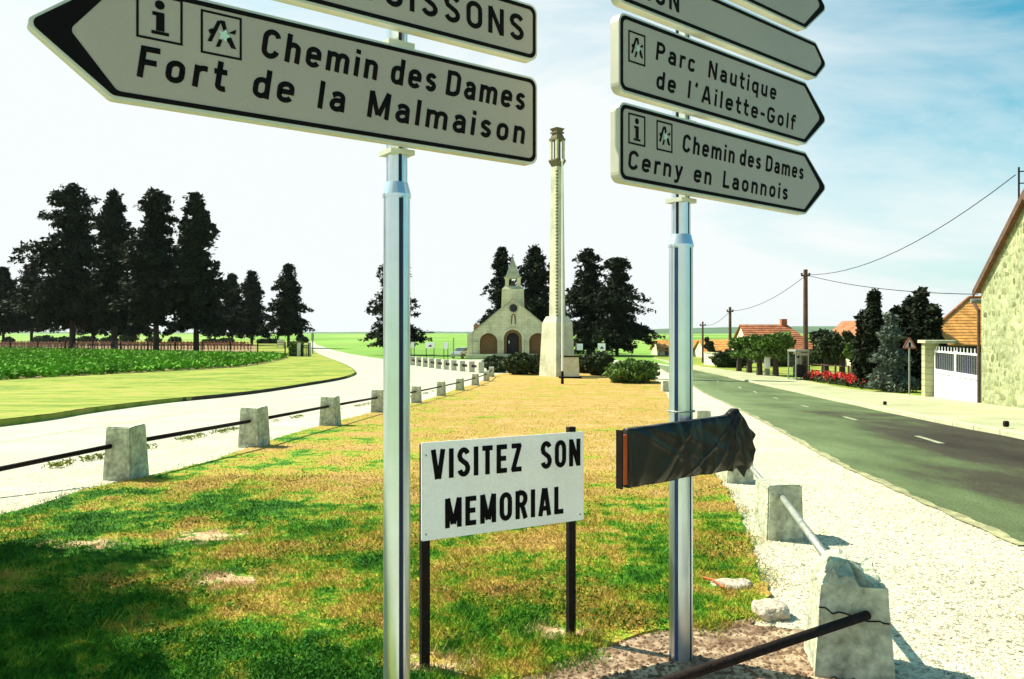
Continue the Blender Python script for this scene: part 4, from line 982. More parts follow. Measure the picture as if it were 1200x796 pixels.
for sx_ in (-1, 1):
    for sy_ in (-1, 1): MB().box((sx_*(b2/2-.2), ty+sy_*(b2/2-.2), (zb0+zb1)/2), (.40, .40, zb1-zb0)).out('belfry_pillar', 'chapel', T)
MB().box((0, ty, zb1+.07), (b2+.24, b2+.24, .14)).out('belfry_cornice', 'chapel_roof', T)
MB().cone((0, ty, (zb0+zb1)/2-.35), .30, .12, .5, 12).out('bell', 'bronze', T)
zs = cxy(0, 300)[1]
MB().hull8([(-b2/2*.95, ty-b2/2*.95, zb1+.14), (b2/2*.95, ty-b2/2*.95, zb1+.14), (b2/2*.95, ty+b2/2*.95, zb1+.14), (-b2/2*.95, ty+b2/2*.95, zb1+.14)], [(-.06, ty-.06, zs), (.06, ty-.06, zs), (.06, ty+.06, zs), (-.06, ty+.06, zs)]).out('spire', 'chapel_roof', T)
MB().box((0, ty, zs+.25), (.05, .05, .5)).box((0, ty, zs+.32), (.28, .05, .05)).out('spire_cross', 'bronze', T)

# ------------------------------------------------------------------ lantern monument
MYD = 50.; um = MYD/F; p = Vector(((653-600)*um, MYD, g(MYD)))
T = thing('lantern_monument', 'very tall slender stone lantern column rising from a flared base', 'monument', tuple(p), R(38))
mz = lambda py: EYE+(HZ-py)*um-p.z
def sq(w2, z): return [(-w2, -w2, z), (w2, -w2, z), (w2, w2, z), (-w2, w2, z)]
MB().hull8(sq(1.62*.5*1.02, -.3), sq(.86*.78, mz(378))).out('flared_base', 'monument', T)
MB().hull8(sq(.86*.78*.97, mz(378)), sq(.50, mz(371))).out('base_shoulder', 'monument', T)
MB().hull8(sq(.36, mz(372)), sq(.27, mz(196))).out('shaft', 'monument', T)
# dark toothed groove down the edge facing the camera
for k in range(44):
    zz = mz(372)+(mz(200)-mz(372))*(k+.5)/44; rr_k = .36+(.27-.36)*(k/44); hh = (mz(200)-mz(372))/44
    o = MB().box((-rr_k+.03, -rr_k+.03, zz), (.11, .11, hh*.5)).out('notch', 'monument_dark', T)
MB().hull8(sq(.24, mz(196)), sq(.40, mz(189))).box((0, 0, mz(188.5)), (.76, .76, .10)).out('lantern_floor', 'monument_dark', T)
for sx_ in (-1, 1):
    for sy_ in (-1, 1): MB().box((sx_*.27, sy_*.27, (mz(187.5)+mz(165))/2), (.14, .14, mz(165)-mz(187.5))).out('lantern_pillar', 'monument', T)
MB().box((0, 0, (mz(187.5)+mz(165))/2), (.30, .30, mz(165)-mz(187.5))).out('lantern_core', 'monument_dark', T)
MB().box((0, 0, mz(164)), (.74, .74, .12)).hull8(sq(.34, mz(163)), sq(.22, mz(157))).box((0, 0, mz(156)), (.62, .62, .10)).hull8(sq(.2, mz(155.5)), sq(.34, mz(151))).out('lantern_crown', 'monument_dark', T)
# flagpole and stele in front
fp = P(659, 450.5)
T = thing('flagpole', 'thin white flagpole standing in front of the stone monument', 'flagpole', tuple(fp))
MB().cone((0, 0, 0), .085, .07, .7, 10).out('pole_foot', 'steel_black', T); MB().cone((0, 0, .7), .055, .035, EYE+(HZ-188)/F*fp.y-fp.z-.7, 10).ball((0, 0, EYE+(HZ-188)/F*fp.y-fp.z), .08, 2).out('pole', 'whitepaint', T)
sp_ = P(668, 443.5)
T = thing('stone_stele', 'pale stone stele with dark rim and black base at the foot of the monument', 'stele', tuple(sp_), R(-4))
us = sp_.y/F
MB().box((0, 0, .04), (26*us, .8, .16)).out('base', 'steel_black', T); MB().hull8([(-11*us, -.25, .12), (11*us, -.25, .12), (11*us, .25, .12), (-11*us, .25, .12)], [(-10*us, -.2, 25*us), (10*us, -.2, 25*us), (10*us, .2, 25*us), (-10*us, .2, 25*us)]).out('slab', 'monument', T)
MB().box((0, 0, 25.7*us), (22*us, .5, .08)).out('coping', 'steel_black', T)

# ------------------------------------------------------------------ boards, car, cemetery
def board(px, top, bot, base, w_, lab, dark=True):
    p = P(px, base); u = p.y/F; T = thing('notice_board', lab, 'sign', tuple(p), 0, 'notice boards by the chapel')
    zt = (base-top)*u; zb = (base-bot)*u; W_ = w_*u
    for sx_ in (-1, 1): MB().box((sx_*W_*.46, .03, zt/2), (.07, .05, zt)).out('leg', 'steel_black', T)
    b = MB().box((0, 0, (zt+zb)/2), (W_, .04, zt-zb), 0, .01).out('panel', 'whitepaint', T)
    if dark: MB().prism([(-W_*.25, zb+(zt-zb)*.25), (W_*.28, zb+(zt-zb)*.25), (W_*.05, zb+(zt-zb)*.62), (-W_*.05, zb+(zt-zb)*.5)], lambda u_, v: Vector((u_, -.028, v)), Vector((0, .006, 0))).out('pictogram', 'black', b)
board(504, 401.5, 408, 421, 10, 'white notice board with dark picture left of the chapel')
board(483.5, 401, 408, 420, 4, 'narrow notice board right beside the left sign pole', False)
board(522.5, 401.5, 409, 421, 5, 'narrow white notice board nearest the parked car', False)
board(679.5, 403, 410.5, 420, 7, 'white notice board just right of the monument base', False)
board(705, 402.5, 411, 420.5, 9, 'white notice board with dark picture between the two right conifers')
p = P(531.5, 421); tag(MB().box((p.x, p.y, p.z+1.1), (.12, .12, 2.2)).out('marker_post', 'galv'), 'slim grey post left of the parked car', 'post')
# parked car
cp_ = P(541.5, 420); cp_.y += .6
T = thing('parked_car', 'silver hatchback parked left of the chapel', 'car', tuple(cp_), R(62)); T.scale = (.74, .74, .80)
prof = [(-1.95, .25), (-1.98, .6), (-1.85, .85), (-1.0, .98), (1.3, 1.0), (1.85, .95), (1.98, .55), (1.95, .25)]
MB().prism(prof, lambda u, v: Vector((u, -.8, v)), Vector((0, 1.6, 0))).out('body', 'carpaint', T)
MB().prism([(-1.05, .97), (-.35, 1.42), (1.2, 1.42), (1.75, .97)], lambda u, v: Vector((u, -.70, v)), Vector((0, 1.4, 0))).out('cabin', 'glass', T)
MB().box((.42, 0, 1.435), (1.6, 1.36, .05), 0, .01).out('roof', 'carpaint', T)
for sx_ in (-1.25, 1.25):
    for sy_ in (-.78, .78): wv = MB().cone((sx_, sy_-.09, .31), .31, .31, .18, 18, Matrix.Rotation(R(-90), 3, 'X')).out('wheel', 'rubber', T); MB().cone((sx_, sy_-.1, .31), .19, .19, .2, 12, Matrix.Rotation(R(-90), 3, 'X')).out('rim', 'galv', wv)
for sy_ in (-.6, .6): MB().box((1.97, sy_, .72), (.04, .25, .18)).out('tail_light', 'redlamp', T); MB().box((-1.94, sy_, .66), (.05, .3, .15)).out('headlight', 'whitepaint', T)
# cemetery crosses
cme = None; q = random.Random(4); ncr = 0
for r_ in range(7):
    Yc = 116+r_*6
    n = 40
    for i in range(n):
        px = -6+i*7.8+(r_ % 2)*3.5+q.uniform(-.5, .5)
        if px > 298-r_*2: continue
        x = (px-600)/F*Yc
        if cme is None:
            o = MB().box((0, 0, .52), (.16, .10, 1.05)).box((0, 0, .74), (.62, .10, .15)).out('grave_cross', 'grave'); cme = o.data
        else: o = bpy.data.objects.new('grave_cross', cme); C.objects.link(o)
        o.location = (x, Yc, g(Yc)+.15); o.rotation_euler = (0, 0, q.uniform(-.2, .2)); tag(o, 'small reddish cross in the rows of the war cemetery', 'grave cross', 'grave crosses in the cemetery'); ncr += 1
# cemetery fence
T = thing('cemetery_fence', 'dark wire fence with thin posts along the cemetery behind the crop field', 'fence', tuple(P(140, 414.5)))
o0 = T.location.copy(); fpts = [P(-20+32.2*k, 412.0+min(3.0, k*.42)) for k in range(12)]
for a in fpts: MB().box(tuple(a-o0+Vector((0, 0, .75))), (.13, .13, 1.6)).out('post', 'steel_black', T)
for zz in (.3, .75, 1.2, 1.5): MB().path([a-o0+Vector((0, 0, zz)) for a in fpts], .022, 4).out('wire', 'steel_black', T)
# gate hedge, gate, road sign
pH = P(347, 419)
bush(pH, (1.3, 1.6, 1.75), 1300, .12, 'leaf_mid', 41, 'gate_hedge', 'clipped square hedge block at the cemetery entrance', 'hedge', shape='box')
pG = P(356.5, 419); T = thing('cemetery_gate', 'small dark barred gate between hedge and road at the cemetery entrance', 'gate', tuple(pG), R(70))
for k in range(6): MB().box((-.8+k*.32, 0, .7), (.07, .05, 1.4)).out('bar', 'steel_black', T)
for zz in (.25, 1.35): MB().box((0, 0, zz), (1.75, .07, .08)).out('rail', 'steel_black', T)
for sx_ in (-1, 1): MB().box((sx_*1.0, 0, .8), (.28, .28, 1.7)).out('pillar', 'monument', T)
pS = P(366.5, 416); T = thing('road_sign', 'thin dark road sign by the far bend of the left road', 'sign', tuple(pS)); MB().box((0, 0, 1.3), (.09, .09, 2.7)).out('post', 'steel_black', T); MB().box((0, -.07, 2.25), (.3, .04, .95)).out('panel', 'galv', T)
pB = P(329, 408); T = thing('notice_board', 'white framed board in the grass beyond the cemetery', 'sign', tuple(pB)); MB().box((0, 0, 1.0), (1.25, .08, .95)).out('panel', 'whitepaint', T)
for sx_ in (-1, 1): MB().box((sx_*.58, .08, .75), (.1, .08, 1.5)).out('leg', 'galv', T)
for k, (a, b, w_, hh) in enumerate([(10, 404, 14, 9), (52, 403, 30, 10), (102, 402.5, 26, 9), (150, 402, 24, 10), (205, 401.5, 14, 7), (247, 403, 20, 6), (265, 403, 20, 7), (308, 403, 14, 6), (320, 403, 14, 6), (357, 402, 8, 7), (352, 401, 9, 9), (128, 403, 22, 8), (75, 402.5, 18, 8), (180, 402.5, 18, 8)]):
    p = P(a, b+.5); u = p.y/F; bush(p, (w_*u, w_*u*.5, hh*u), 900, .32, 'leaf_dark', 50+k, 'shrub', 'dark shrub beyond the cemetery, '+['behind the smallest left tree', 'between the small left trees and the big group', 'behind the first gap of the big group', 'under the middle of the big group', 'behind the third gap of the big group', 'just right of the big group', 'left of the pyramid-shaped conifer', 'between pyramid-shaped and lone conifer', 'at the foot of the lone conifer', 'beside the road gate', 'left of the road gate, paler', 'under the second big conifer', 'left of the first big trunk', 'under the third big conifer'][k], group='shrubs beyond the cemetery')
# crop leaves
n = 70000; u = rg.random(n); ys = 40*(140/40)**u; xs = (rg.random(n)*.55-.72)*ys; k = inpoly(xs, ys, fieldp); xs, ys = xs[k], ys[k]
xs = xs+.0; row = np.round(ys/.9)*.9+rg.normal(size=len(ys))*.13; cen = np.stack([xs, row, np.full(len(xs), g(60)+.22)+rg.random(len(xs))*.28], 1)
v, f = leafquads(cen, .22, rg, .25); stuff(from_np('crop_leaves', v, f, 'crop'), 'bright green leafy crop in rows before the cemetery', 'crop')

# ------------------------------------------------------------------ right side buildings
# stone house: gable wall along the pavement
g0 = P(1150, 475); g1 = P(1200, 481.5); dirn = Vector((g1.x-g0.x, g1.y-g0.y, 0)).normalized()
WL = 8.2; zE = EYE+(HZ-337)/F*g0.y
hd = Vector((dirn.y*-1, dirn.x, 0)); 
if hd.x < 0: hd = -hd
T = thing('stone_house', 'rough rubble stone house with steep gable at the right edge', 'house', tuple(g0))
zb = -.3; eh = zE-g0.z
fr = lambda u, v: dirn*u+Vector((0, 0, v))
slope = (EYE+(HZ-240)/F*(g0+dirn*((g1-g0).xy.length)).y-g0.z-eh)/((g1-g0).xy.length)
gab = [(0, zb), (WL, zb), (WL, eh), (WL/2, eh+slope*WL/2), (0, eh)]
wall = MB().prism(gab, fr, hd*9).out('wall', 'mortar', T)
# individually built face stones (nearest 300 as parts, the rest joined)
stq = random.Random(8); stones = []; zz = .08
while zz < eh+slope*WL/2-.3:
    hh = stq.uniform(.17, .27); x0 = .06 if zz < eh else (zz-eh)/slope+.12; x1 = WL-.05 if zz < eh else WL-(zz-eh)/slope-.12; x = x0+stq.uniform(0, .1)
    while x < min(x1, 4.6)-.1:
        w_ = stq.choice((stq.uniform(.12, .25), stq.uniform(.22, .55)))
        if x+w_ > min(x1, 4.6): break
        if stq.random() < .86: stones.append((x+w_/2, zz+hh/2+stq.uniform(-.06, .06), w_*stq.uniform(.75, 1.0), hh*stq.uniform(.7, 1.05)))
        x += w_
    zz += hh
stones.sort(key=lambda s: s[0]); sm = []
for k_ in range(14):
    mb = MB(); ns = 8; jj = [stq.uniform(.62, 1.12) for _ in range(ns)]
    poly = [(jj[i]*.5*(abs(math.cos(i/ns*6.283))**.5)*math.copysign(1, math.cos(i/ns*6.283)), jj[i]*.5*(abs(math.sin(i/ns*6.283))**.5)*math.copysign(1, math.sin(i/ns*6.283))) for i in range(ns)]
    n_ = len(poly); vb = [mb.bm.verts.new((a, .02, b)) for a, b in poly]; vt = [mb.bm.verts.new((a*.82, -1, b*.82)) for a, b in poly]; mb.bm.faces.new(vt)
    for i in range(n_): mb.bm.faces.new((vb[i], vb[(i+1) % n_], vt[(i+1) % n_], vt[i]))
    bmesh.ops.recalc_face_normals(mb.bm, faces=mb.bm.faces[:]); me = bpy.data.meshes.new('stone'); mb.bm.to_mesh(me); mb.bm.free(); me.materials.append(M['rubble']); sm.append(me)
rzw = math.atan2(dirn.y, dirn.x)
V, Fq = [], []
for i, (x, z, w_, h_) in enumerate(stones):
    d_ = stq.uniform(.003, .012); me = sm[stq.randrange(14)]
    if i < 300:
        o = bpy.data.objects.new('stone', me); C.objects.link(o); o.parent = wall
        o.location = fr(x, z); o.rotation_euler = (0, 0, rzw); o.scale = (w_, d_, h_)
    else:
        base = len(V)
        for v in me.vertices: V.append(dirn*(x+v.co.x*w_)+Vector((0, 0, z+v.co.z*h_))-hd*(-v.co.y*d_))
        for pz in me.polygons:
            vs_ = list(pz.vertices)
            for a in range(1, len(vs_)-1): Fq.append((base+vs_[0], base+vs_[a], base+vs_[a+1]))
if V: stuff(from_np('stone_facing', V, Fq, 'rubble', wall))
# roof verge, gutter, downpipe, mast
def P3(u, v, w_): return dirn*u+Vector((0, 0, v))+hd*w_
for (a, b) in (((-.35, eh-.35*slope), (WL/2, eh+slope*WL/2)), ((WL+.35, eh-.35*slope), (WL/2, eh+slope*WL/2))):
    mb = MB(); q4 = [P3(a[0], a[1]+.02, -.14), P3(b[0], b[1]+.02, -.14), P3(b[0], b[1]+.02, 9.2), P3(a[0], a[1]+.02, 9.2)]
    mb.hull8(q4, [v+Vector((0, 0, .14)) for v in q4]); rf = mb.out('roof', 'tile_red', T)
    MB().hull8([P3(a[0], a[1]-.12, -.17), P3(b[0], b[1]-.12, -.17), P3(b[0], b[1]-.12, -.13), P3(a[0], a[1]-.12, -.13)], [P3(a[0], a[1]+.10, -.17), P3(b[0], b[1]+.10, -.17), P3(b[0], b[1]+.10, -.13), P3(a[0], a[1]+.10, -.13)]).out('verge_board', 'wood', rf)
MB().tube(P3(-.38, eh-.42, -.2), P3(-.38, eh-.42, 9.1), .075, 8).out('gutter', 'galv', T)
MB().path([P3(-.38, eh-.45, -.12), P3(-.05, eh-.75, -.06), P3(-.05, .0, -.06)], .05, 8).out('downpipe', 'wood', T)
am = Q(1194, 245, 26.9)-g0; tp_ = Q(1194, 196, 26.9)-g0
mb = MB().tube(am-Vector((0, 0, .5)), tp_, .03, 6)
for zz in (.15, .55): mb.tube(tp_-Vector((.0, 0, zz)), tp_+Vector((.35, -.1, -zz)), .02, 6)
mb.out('service_mast', 'steel_black', T)
# gate and pillar
ga_ = P(1096, 467.5); gb_ = P(1149, 474.8); gd = (gb_-ga_); gl_ = gd.xy.length; gdir = Vector((gd.x, gd.y, 0)).normalized(); grz = math.atan2(gd.y, gd.x); ga_z = ga_.z
T = thing('yard_gate', 'white double yard gate with dark bars in its upper half', 'gate', tuple(ga_), grz)
gh = (471-409)/F*ga_.y*.92
for k in range(2):
    L = gl_/2-.03; x0 = k*gl_/2+.015
    lf = MB().box((x0+L/2, 0, gh*.27), (L-.08, .04, gh*.50), 0, .004).out('gate_leaf', 'whitepaint', T)
    mb = MB()
    for zz in (.06, gh*.54, gh*.585, gh*.96): mb.box((x0+L/2, 0, zz+.03), (L, .065, .06))
    for xx in (x0+.03, x0+L-.03): mb.box((xx, 0, gh*.5+.03), (.06, .07, gh))
    mb.out('frame', 'whitepaint', lf)
    MB().box((x0+L/2, .03, gh*.77), (L-.1, .015, gh*.32)).out('mesh_screen', 'alu_dark', lf)
    for j in range(11): MB().box((x0+.1+j*(L-.2)/10, 0, gh*.77), (.025, .025, gh*.36)).out('bar', 'galv', lf)
    for j in range(7): MB().box((x0+.15+j*(L-.3)/6, 0, gh*1.02), (.03, .03, gh*.12)).out('finial', 'whitepaint', lf)
pp_ = P(1090, 467); T = thing('gate_pillar', 'brown stone gate pillar with a flat cap beside the white gate', 'pillar', tuple(pp_), grz)
ph = (467-402)/F*pp_.y
for k in range(9): MB().box((0, 0, ph*(k+.5)/9), (.50, .50, ph/9-.015), 0, .012).out('block', 'paving', T)
MB().box((0, 0, ph/2), (.46, .46, ph-.02)).out('core', 'mortar', T)
MB().box((.12, .2, ph+.05), (1.15, 1.1, .12), 0, .015).out('cap', 'chapel_roof', T)
# tiled outbuilding behind gate
def tiled_slope(T, a, b, c, d, m, nrow, name='roof', thick=.06):
    """a,b eave ends; c,d ridge ends (c over b, d over a): lapped tile courses"""
    rf = MB(); 
    n = (b-a).cross(d-a).normalized()
    if n.z < 0: n = -n
    rf.hull8([a, b, c, d], [v+n*.03 for v in (a, b, c, d)]); ro = rf.out(name, m, T)
    for k in range(nrow):
        t0, t1 = k/nrow, (k+1.12)/nrow; t1 = min(1, t1)
        l0, l1 = a.lerp(d, t0), a.lerp(d, t1); r0, r1 = b.lerp(c, t0), b.lerp(c, t1)
        MB().hull8([l0+n*.035, r0+n*.035, r1+n*.035, l1+n*.035], [l0+n*(.035+thick), r0+n*(.035+thick), r1+n*.045, l1+n*.045]).out('tile_course', m, ro)
    return ro
Yr = 37.0; 
o_ = Q(1078, 420, Yr); T = thing('outbuilding', 'low outbuilding with bright orange tiled hip roof behind the white gate', 'house', (o_.x, Yr, g(Yr)))
L0 = T.location; zz_e = EYE+(HZ-405)/F*Yr-L0.z; zr = EYE+(HZ-350)/F*(Yr+2.5)-L0.z
MB().hull8([(.2, .25, 0), (6.4, .25, 0), (6.4, 5.3, 0), (3.7, 5.3, 0)], [(.2, .25, zz_e), (6.4, .25, zz_e), (6.4, 5.3, zz_e), (3.7, 5.3, zz_e)]).out('wall', 'plaster', T)
MB().box((3.0, .17, zz_e-.28), (6.0, .06, .45)).out('lintel', 'dark', T)
for xx in (1.7, 2.4, 3.1): MB().box((xx, .16, zz_e*.62), (.28, .05, .5)).out('window', 'whitepaint', T)
e0, e1 = Vector((-.25, -.1, zz_e)), Vector((6.6, -.1, zz_e)); r0, r1 = Vector((3.9, 2.8, zr)), Vector((6.6, 2.8, zr))
tiled_slope(T, e0, e1, r1, r0, 'tile', 16, thick=.03)
b0_, b1_ = Vector((3.5, 5.7, zz_e)), Vector((6.6, 5.7, zz_e))
MB().hull8([e0, b0_, r0, r0+Vector((0, .01, 0))], [v+Vector((0, 0, .03)) for v in (e0, b0_, r0, r0+Vector((0, .01, 0)))]).hull8([b0_, b1_, r1, r0], [v+Vector((0, 0, .03)) for v in (b0_, b1_, r1, r0)]).out('rear_roof', 'tile', T)
MB().tube(e0+Vector((0, 0, .08)), r0+Vector((0, 0, .08)), .07, 6).tube(r0+Vector((0, 0, .08)), r1+Vector((0, 0, .08)), .07, 6).out('ridge_tiles', 'tile_red', T)
# warning sign
wp = P(1066, 464); u = wp.y/F; T = thing('warning_sign', 'triangular red-bordered warning sign on a grey post beside the cypress', 'sign', tuple(wp))
hz_ = (464-404)*u; MB().tube((0, .03, -.1), (0, .03, hz_+.1), .035, 8).out('post', 'galv', T)
r_ = 9*u; tri = lambda k, z0: [(-r_*k, z0-r_*.55*k), (r_*k, z0-r_*.55*k), (0, z0+r_*1.1*k)]
zc_ = hz_+.0
b_ = MB().prism(rounded(tri(1, zc_), [.06]*3), lambda a, b: Vector((a, 0, b)), Vector((0, .02, 0))).out('panel', 'sign_red', T)
MB().prism(tri(.62, zc_), lambda a, b: Vector((a, -.006, b)), Vector((0, .005, 0))).out('sign_face', 'sign_pale', b_)
MB().prism([(-.04, zc_-.11), (.04, zc_-.11), (.05, zc_+.06), (0, zc_+.13), (-.05, zc_+.06)], lambda a, b: Vector((a, -.010, b)), Vector((0, .003, 0))).out('pictogram', 'black', b_)
# telephone box
tp0 = P(935.5, 446.5); u = tp0.y/F; H = 35*u; Wd = 16*u; T = thing('telephone_box', 'glazed grey telephone box standing by the wooden pole', 'telephone box', tuple(tp0), R(12))
for sx_ in (-1, 1):
    for sy_ in (-1, 1): MB().box((sx_*Wd/2, sy_*Wd/2, H/2), (.055, .055, H), 0, .008).out('frame_post', 'galv', T)
MB().box((0, 0, H+.02), (Wd+.10, Wd+.10, .12), 0, .02).out('roof', 'galv', T); MB().box((0, 0, .06), (Wd+.05, Wd+.05, .12)).out('floor', 'galv', T)
gm = bpy.data.materials.new('booth_glass'); gm.use_nodes = True; gb = gm.node_tree.nodes['Principled BSDF']; gb.inputs['Transmission Weight'].default_value = 1; gb.inputs['Roughness'].default_value = .02; gb.inputs['IOR'].default_value = 1.1; gb.inputs['Base Color'].default_value = (.85, .95, .9, 1); M['bglass'] = gm
for (x, y, sx_, sy_) in ((0, Wd/2, Wd-.08, .012), (-Wd/2, 0, .012, Wd-.08), (Wd/2, 0, .012, Wd-.08)): MB().box((x, y, H/2), (sx_, sy_, H-.35)).out('glass_pane', 'bglass', T)
MB().box((.15, .25, H*.32), (.5, .25, H*.42)).out('shelf_unit', 'dark', T); MB().box((.15, .2, H*.66), (.3, .2, .35)).out('telephone', 'galv', T)
MB().box((0, -Wd/2, H*.9), (Wd-.08, .03, .16)).out('header', 'galv', T)
# bus stop
bp_ = P(899, 441.5); u = bp_.y/F; T = thing('bus_stop_sign', 'white bus stop column with a round disc on top', 'sign', tuple(bp_), R(5))
MB().box((0, 0, 5*u), (5.5*u, .12, 9*u)).out('foot_panel', 'galv', T); MB().box((0, 0, 20*u), (6.4*u, .14, 20*u), 0, .01).out('panel', 'whitepaint', T)
MB().tube((0, 0, 29*u), (0, 0, 34*u), .04, 6).out('stem', 'galv', T); MB().cone((0, .03, 37*u), 3.8*u, 3.8*u, .06, 20, Matrix.Rotation(R(90), 3, 'X')).out('disc', 'whitepaint', T)
# utility poles and cables
def upole(px, top, base, lab, wr):
    p = P(px, base); u = p.y/F; T = thing('utility_pole', lab, 'utility pole', tuple(p), 0, 'wooden utility poles along the road'); H = (base-top)*u
    MB().cone((0, 0, -.2), wr*u*.5, wr*u*.38, H+.2, 10).out('shaft', 'wood', T); MB().box((0, 0, H-.35), (.5, .08, .08)).ball((.22, 0, H-.25), .07, 1).ball((-.22, 0, H-.25), .07, 1).out('insulator_arm', 'steel_black', T)
    return p+Vector((0, 0, H))
t1 = upole(944, 316, 446, 'tallest wooden utility pole, beside the telephone box', 6.2)
t2 = upole(855.5, 360, 431, 'second wooden utility pole, in front of the first trees', 4)
t3 = upole(823.5, 377, 426, 'thin farthest wooden utility pole near the low farm', 2.6)
def cable(a, b, sag, lab, r=.016):
    pts = [a.lerp(b, t/14)-Vector((0, 0, sag*4*(t/14)*(1-t/14))) for t in range(15)]; tag(MB().path(pts, r, 5).out('cable', 'steel_black'), lab, 'cable')
cable(t1-Vector((0, 0, .3)), Q(1190, 205, 26.9), .9, 'long cable rising from the tallest pole to the mast on the stone house')
cable(t1-Vector((0, 0, .3)), Q(1146, 345, 29), .25, 'cable from the tallest pole to the eave of the stone house')
cable(t1-Vector((0, 0, .35)), t2-Vector((0, 0, .3)), .5, 'cable between the tallest pole and the second pole')
cable(t2-Vector((0, 0, .3)), t3-Vector((0, 0, .3)), .4, 'cable between the second and the farthest pole')
# houses beyond
def house(px0, px1, rt, ev, base, Y, lab, m, rows, hip=0, dep=6):
    u = Y/F; T = thing('house', lab, 'house', ((px0-600)*u, Y, g(Y))); z = g(Y); L = (px1-px0)*u; he = EYE+(HZ-ev)*u-z; hr = EYE+(HZ-rt)/F*(Y+dep/2)-z
    MB().box((L/2, dep/2, he/2), (L-.3, dep, he)).out('wall', 'plaster', T)
    e0, e1 = Vector((-.1, -.35, he-.05)), Vector((L+.1, -.35, he-.05)); r0, r1 = Vector((0, dep/2, hr)), Vector((L-hip, dep/2, hr))
    tiled_slope(T, e0, e1, r1, r0, m, rows, thick=.05)
    b0, b1 = Vector((-.1, dep+.35, he-.05)), Vector((L+.1, dep+.35, he-.05))
    MB().hull8([b0, b1, r1, r0], [v+Vector((0, 0, .05)) for v in (b0, b1, r1, r0)]).out('rear_roof', m, T)
    for xg in (.16, L-.16) if not hip else (.16,): MB().prism([(.05, he-.02), (dep-.05, he-.02), (dep/2, hr-.08)], lambda a, b: Vector((xg-.01, a, b)), Vector((.02 if xg < 1 else -.02, 0, 0))).out('gable', 'plaster', T)
    if hip: MB().hull8([e1, b1, r1], [e1+Vector((0, 0, .05)), b1+Vector((0, 0, .05)), r1+Vector((0, 0, .05))]).out('hip_roof', m, T)
    n = max(2, int(L/1.9))
    for k in range(n):
        x = (k+.6)*L/n; w_ = MB().box((x, -.03, he*.55), (.8, .08, 1.1)).out('window', 'glass', T); MB().box((x-.55, -.05, he*.55), (.28, .06, 1.15)).box((x+.55, -.05, he*.55), (.28, .06, 1.15)).out('shutter', 'wood', w_)
    return T, L, hr, dep
T, L, hr, dep = house(878, 957, 381, 409, 426, 70, 'white house with red-brown roof behind the wooden pole', 'tile_red', 12, hip=1.6)
ch = MB().box((L-1.9, dep/2, hr+.15), (.5, .5, .8)).out('chimney', 'tile_red', T)
house(772, 842, 399, 411, 420, 95, 'low farm building with orange roof seen just right of the right pole', 'tile', 8)
house(826, 866, 398.5, 414.5, 422, 84, 'long low orange-roofed building behind the second utility pole', 'tile', 8)
# low yellow wall
a = P(827, 428); b = P(853, 431.5); T = thing('garden_wall', 'low pale yellow garden wall left of the second utility pole', 'wall', tuple(a), math.atan2((b-a).y, (b-a).x)); L = (b-a).xy.length
MB().box((L/2, 0, .5), (L, .3, 1.1)).out('wall_panel', 'plaster', T); MB().box((L/2, 0, 1.09), (L+.1, .4, .08)).out('coping', 'paving', T)
# white gable house behind cypresses
Yc = 62.; u = Yc/F; T = thing('house', 'white gable end just left of the cypresses', 'house', ((1002-600)*u, Yc, g(Yc)))
z_ = T.location.z; MB().prism([(0, -.1), (4.2, -.1), (4.2, EYE-z_+(HZ-405)*u), (2.0, EYE-z_+(HZ-378)*u), (0, EYE-z_+(HZ-405)*u)], lambda a, b: Vector((a, 0, b)), Vector((0, 7, 0))).out('wall', 'plaster', T)
for sg in (0, 1):
    a, b = ((-.3, EYE-z_+(HZ-409)*u), (2.0, EYE-z_+(HZ-377)*u)) if sg == 0 else ((4.5, EYE-z_+(HZ-409)*u), (2.0, EYE-z_+(HZ-377)*u))
    MB().hull8([(a[0], -.3, a[1]), (b[0], -.3, b[1]), (b[0], 7.2, b[1]), (a[0], 7.2, a[1])], [(a[0], -.3, a[1]+.15), (b[0], -.3, b[1]+.15), (b[0], 7.2, b[1]+.15), (a[0], 7.2, a[1]+.15)]).out('roof', 'tile_red', T)
MB().box((.55, -.03, 2.0), (.6, .06, 1.1)).out('window', 'glass', T)
